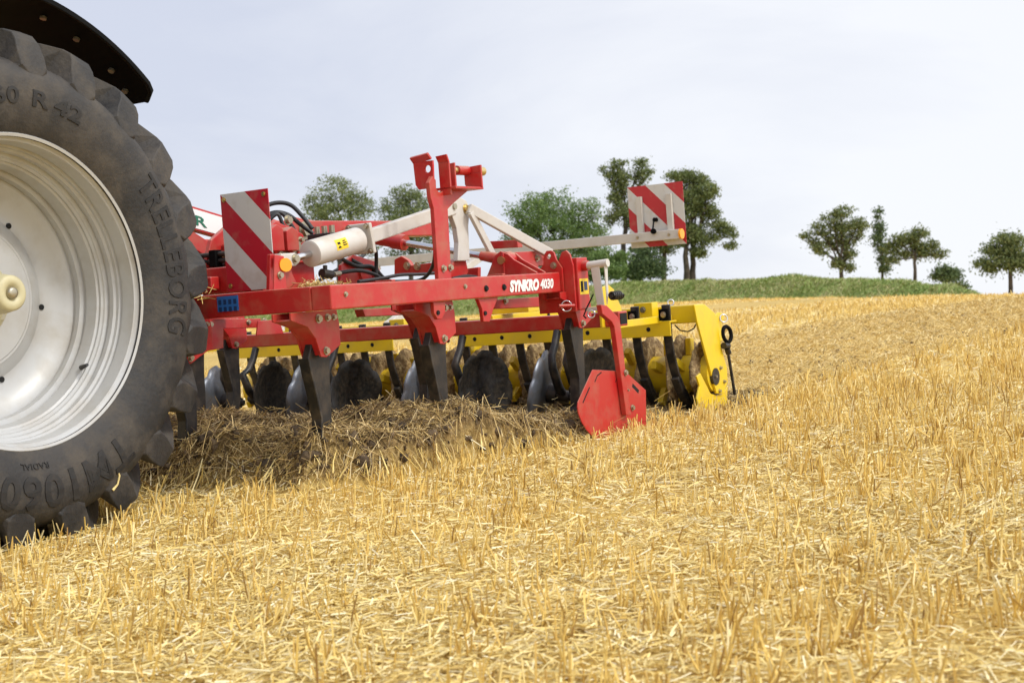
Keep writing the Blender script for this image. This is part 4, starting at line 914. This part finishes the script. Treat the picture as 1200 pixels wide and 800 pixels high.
# straw and chaff caught on the machine
def tuft(name, c, n, spread, label, m, lg=.05, z=1.0):
    c = Vector(c); P = np.stack([c.x+RNG.normal(0, spread[0], n), c.y+RNG.normal(0, spread[1], n), c.z+np.abs(RNG.normal(0, spread[2], n))], 1)
    P = np.array([(MM @ Vector(p))[:] for p in P]); D = unit(RNG.normal(0, 1, (n, 3))*np.array([1, 1, .3*z]))
    o = stems(name, P, D, RNG.uniform(.4, 1.3, n)*lg, np.full(n, .0016), m, 3, RNG.normal(0, .008, (n, 3))); tag(o, label, 'straw', kind='stuff')
tuft('chaff', at(377, 335, z=.845), 260, (.05, .04, .008), 'small heap of chaff lying on top of the front red beam', gold, .03)
tuft('caught_straw', at(238, 352, r=1.03), 26, (.02, .015, .03), 'loose straws caught on the red front beam beside the tyre', LIT, .07)
tuft('caught_straw', (-.75, 3.30, .12), 90, (.6, .12, .04), 'straw tangled around the levelling disc arms', gold, .10)
lsn = at(168, 575, t=.052); 
wp_ = [MM @ at(x-38, y-16, t=t) for x, y, t in ((167, 562, .038), (175, 566, .036), (178, 573, .036), (176, 583, .034), (170, 590, .030))]
ls = MB().tube(wp_, [.003, .004, .004, .0035, .006], 6).build('bent_straw', LIT); tag(ls, 'bent yellow straw stuck to the tyre sidewall', 'straw')

# ------------------------------------------------------------------ trees
BARK = mat('tree_bark', (.045, .035, .026), .9, col2=(.10, .08, .06), scale=3, bump=.4, bscale=12)
def leaf_mat(name, a, b_, c):
    m = bpy.data.materials.new(name); t, b = nodes(m); b.inputs['Roughness'].default_value = .6; b.inputs['Specular IOR Level'].default_value = .25
    g = t.nodes.new('ShaderNodeNewGeometry'); L = t.links
    L.new(ramp(t.nodes, L, g.outputs['Random Per Island'], [(0, a), (.6, b_), (1, c)]), b.inputs['Base Color'])
    tr = t.nodes.new('ShaderNodeBsdfTranslucent'); L.new(b.inputs['Base Color'].links[0].from_socket, tr.inputs['Color'])
    ms = t.nodes.new('ShaderNodeMixShader'); ms.inputs[0].default_value = .3; o = t.nodes['Material Output']
    L.new(b.outputs[0], ms.inputs[1]); L.new(tr.outputs[0], ms.inputs[2]); L.new(ms.outputs[0], o.inputs['Surface']); return m
LA = leaf_mat('olive_leaves', (.10, .14, .05), (.18, .22, .08), (.28, .30, .13))
LB = leaf_mat('bright_leaves', (.09, .155, .045), (.165, .25, .072), (.26, .34, .12))
LC = leaf_mat('dark_leaves', (.07, .115, .05), (.12, .175, .07), (.19, .24, .10))
def tree(name, label, px, base_y, Y, crown, leaves, nleaf, leaf=.17, trunks=((0, 0),), seed=0, lean=0.0, group=None, tr_r=.16):
    """crown: list of (px, py, rx px, ry px) lumps as seen from the field, turned into lumps of real size and depth around the trunk"""
    rg = np.random.default_rng(seed); k = Y/1697.5
    bx = (px-600)*k; bz = CAMH+(400-base_y)*k; base = Vector((bx, Y, bz))
    root = bpy.data.objects.new(name, None); COL.objects.link(root); root.location = base; root.empty_display_size = .5; tag(root, label, 'tree', group)
    lumps = []
    for (cx, cy, rx, ry) in crown:
        lumps.append((Vector(((cx-px)*k, rg.normal(0, .28)*max(rx, ry)*k, (base_y-cy)*k)), rx*k, (rx+ry)*.5*k, ry*k))
    tm = MB(); tips = []
    def limb(p, q, r0, r1, seg=5, wob=.06):
        L_ = (q-p).length; pts = [p+(q-p)*(i/seg)+Vector(rg.normal(0, wob*L_, 3))*(0 if i in (0, seg) else .5) for i in range(seg+1)]
        tm.tube(pts, [r0+(r1-r0)*i/seg for i in range(seg+1)], 7, False); return pts
    zmin = min(c.z-ez*.6 for c, ex, ey, ez in lumps)
    for (ox, oy) in trunks:
        top = Vector((ox*k*1.0+lean*zmin, oy, max(.5, zmin+.25*abs(zmin))))
        st = Vector((ox*k, oy, -.25)); pts = limb(st, top, tr_r, tr_r*.72, 5, .025)
        near = sorted(lumps, key=lambda l: abs(l[0].x-ox*k))
        for (c, ex, ey, ez) in (near if len(trunks) == 1 else near[:max(3, len(near)//len(trunks)+1)]):
            mid = top+(c-top)*.55+Vector((0, 0, .08*ez)); b1 = limb(top, mid, tr_r*.5, tr_r*.28, 4); 
            for j in range(6):
                u = rg.normal(0, 1, 3); u /= np.linalg.norm(u); e = c+Vector((u[0]*ex, u[1]*ey, u[2]*ez))*rg.uniform(.45, .95)
                b2 = limb(mid, e, tr_r*.22, tr_r*.05, 4, .08); tips.append(e)
                for _ in range(2):
                    u2 = rg.normal(0, 1, 3); tips.append(b2[2]+Vector(u2)*.22*min(ex, ez)); limb(b2[2], tips[-1], tr_r*.1, tr_r*.03, 2)
    tm.build('trunk', BARK, root, recalc=False)
    # leaves: sprays scattered through every lump, denser towards its shell
    P = []; tot = sum(ex*ez for c, ex, ey, ez in lumps)
    for c, ex, ey, ez in lumps:
        ns = max(10, int(.88*nleaf/26*ex*ez/tot))
        u = rg.normal(0, 1, (ns, 3)); u /= np.linalg.norm(u, axis=1)[:, None]; q = rg.uniform(.25, 1.0, ns)**.55
        q *= 1+.22*np.sin(u[:, 0]*5+c.x*3)*np.sin(u[:, 2]*4+c.z*2)+rg.normal(0, .07, ns)
        cs = np.array(c[:])+u*q[:, None]*np.array([ex, ey, ez])
        w = rg.uniform(0, 1, ns) > .12; cs = cs[w]
        spr = rg.normal(0, 1, (len(cs), 26, 3))*np.array([.21, .21, .11])*(.55+.45*min(1.6, ex))
        P.append((cs[:, None, :]+spr).reshape(-1, 3))
    tp_ = np.array([t_[:] for t_ in tips]); P.append((tp_[:, None, :]+rg.normal(0, .2, (len(tp_), 16, 3))).reshape(-1, 3))
    P = np.concatenate(P); n = len(P)
    a = unit(rg.normal(0, 1, (n, 3))); b = unit(np.cross(a, rg.normal(0, 1, (n, 3)))); s = rg.uniform(.6, 1.25, n)[:, None]*leaf
    V = np.stack([P-a*s*.5, P+b*s*.30, P+a*s*.5, P-b*s*.30], 1).reshape(-1, 3); F = np.arange(4*n).reshape(-1, 4)
    me = bpy.data.meshes.new('crown'); quick_mesh(me, V, F); me.materials.append(leaves); o = bpy.data.objects.new('crown', me); COL.objects.link(o); o.parent = root
    return root
GT = 'trees standing along the grass bank'
tree('broad_tree', 'round olive green tree behind the striped front warning board', 398, 345, 100, [(395, 225, 30, 22), (370, 240, 18, 14), (420, 238, 20, 16), (398, 255, 42, 20), (385, 280, 30, 25), (420, 280, 30, 25)], LA, 15000, seed=1, tr_r=.22)
tree('broad_tree', 'loose leafy tree between the olive tree and the red lock upright', 482, 345, 104, [(475, 228, 18, 12), (462, 243, 20, 14), (490, 240, 20, 16), (478, 262, 38, 20), (485, 290, 40, 25), (512, 262, 16, 20)], LA, 14000, seed=2, tr_r=.2)
tree('broad_tree', 'large dense green tree behind the white linkage arm', 650, 342, 102, [(648, 240, 34, 22), (620, 252, 28, 22), (680, 252, 28, 20), (645, 275, 50, 28), (610, 285, 20, 26), (690, 282, 28, 26), (650, 310, 40, 24), (700, 312, 26, 18)], LB, 32000, seed=3, tr_r=.3)
tree('slender_tree', 'tall sparse tree with a bare leaning trunk left of the rear warning board', 730, 333, 96, [(724, 192, 9, 7), (714, 202, 10, 8), (750, 192, 9, 7), (756, 202, 10, 7), (731, 208, 8, 7), (724, 222, 9, 7), (719, 233, 8, 6), (741, 226, 7, 7), (728, 247, 12, 9), (717, 257, 9, 7), (741, 262, 11, 9), (750, 245, 8, 8)], LA, 6200, seed=4, tr_r=.2, lean=.03)
tree('bushy_tree', 'small dark tree with foliage down to the ground beneath the rear warning board', 752, 334, 94, [(752, 306, 19, 16), (744, 320, 16, 12), (768, 316, 16, 13), (752, 290, 14, 11)], LC, 9500, seed=5, tr_r=.1)
tree('broad_tree', 'wide crowned tree right behind the rear warning board', 806, 329, 94, [(800, 206, 19, 8), (820, 213, 15, 9), (830, 226, 12, 9), (812, 232, 18, 11), (830, 247, 13, 9), (841, 264, 13, 8), (855, 273, 11, 7), (857, 288, 8, 5), (830, 280, 15, 8), (812, 272, 16, 11), (820, 296, 9, 5), (792, 280, 12, 9), (795, 250, 14, 14)], LA, 19000, trunks=((-2, 0), (7, .6)), seed=6, tr_r=.22)
tree('broad_tree', 'tree with one upright trunk hidden partly by the rear warning board', 778, 331, 97, [(778, 290, 14, 10), (770, 270, 20, 16), (785, 275, 16, 14)], LA, 5200, seed=7, tr_r=.2)
tree('orchard_tree', 'largest orchard tree on the right end of the grass bank', 986, 326, 100, [(987, 249, 11, 7), (973, 255, 13, 7), (960, 268, 12, 7), (947, 279, 8, 6), (958, 291, 9, 5), (987, 267, 14, 8), (1003, 262, 10, 7), (1013, 266, 6, 5), (993, 283, 11, 7), (977, 281, 11, 7), (996, 297, 8, 5), (981, 309, 7, 4), (997, 313, 5, 3)], LA, 6800, seed=8, tr_r=.17)
tree('slender_tree', 'thin upright tree with a bare top between two orchard trees', 1034, 329, 103, [(1029, 251, 4, 6), (1031, 267, 6, 5), (1026, 278, 7, 5), (1034, 289, 7, 6), (1036, 303, 6, 5), (1037, 315, 6, 4)], LC, 1300, seed=9, tr_r=.12)
tree('orchard_tree', 'forked orchard tree with a flat crown beside the thin bare topped tree', 1072, 330, 100, [(1077, 273, 9, 6), (1064, 279, 10, 7), (1051, 282, 9, 7), (1044, 292, 7, 7), (1091, 287, 10, 6), (1104, 297, 8, 4), (1075, 289, 11, 6), (1061, 297, 7, 4), (1083, 297, 8, 4), (1043, 305, 4, 4)], LA, 4600, seed=10, tr_r=.14)
tree('bush', 'low round bush on the bank between two orchard trees', 1110, 334, 97, [(1107, 317, 10, 5), (1120, 321, 8, 5), (1099, 324, 8, 4), (1112, 327, 11, 3), (1129, 336, 5, 2)], LC, 2200, seed=11, tr_r=.06)
tree('orchard_tree', 'orchard tree standing alone at the right end of the field', 1184, 351, 62, [(1176, 281, 10, 6), (1189, 281, 11, 7), (1163, 292, 10, 6), (1179, 295, 13, 8), (1195, 297, 11, 8), (1149, 308, 8, 4), (1168, 309, 10, 5), (1189, 311, 12, 6), (1204, 308, 9, 7), (1159, 315, 7, 3)], LA, 5200, leaf=.13, seed=12, tr_r=.11)
tree('bush', 'leafy shrub between the big green tree and the tall sparse tree', 712, 334, 92, [(705, 306, 18, 15), (719, 318, 14, 11), (692, 319, 15, 11), (728, 302, 8, 9)], LB, 8500, seed=13, tr_r=.05)
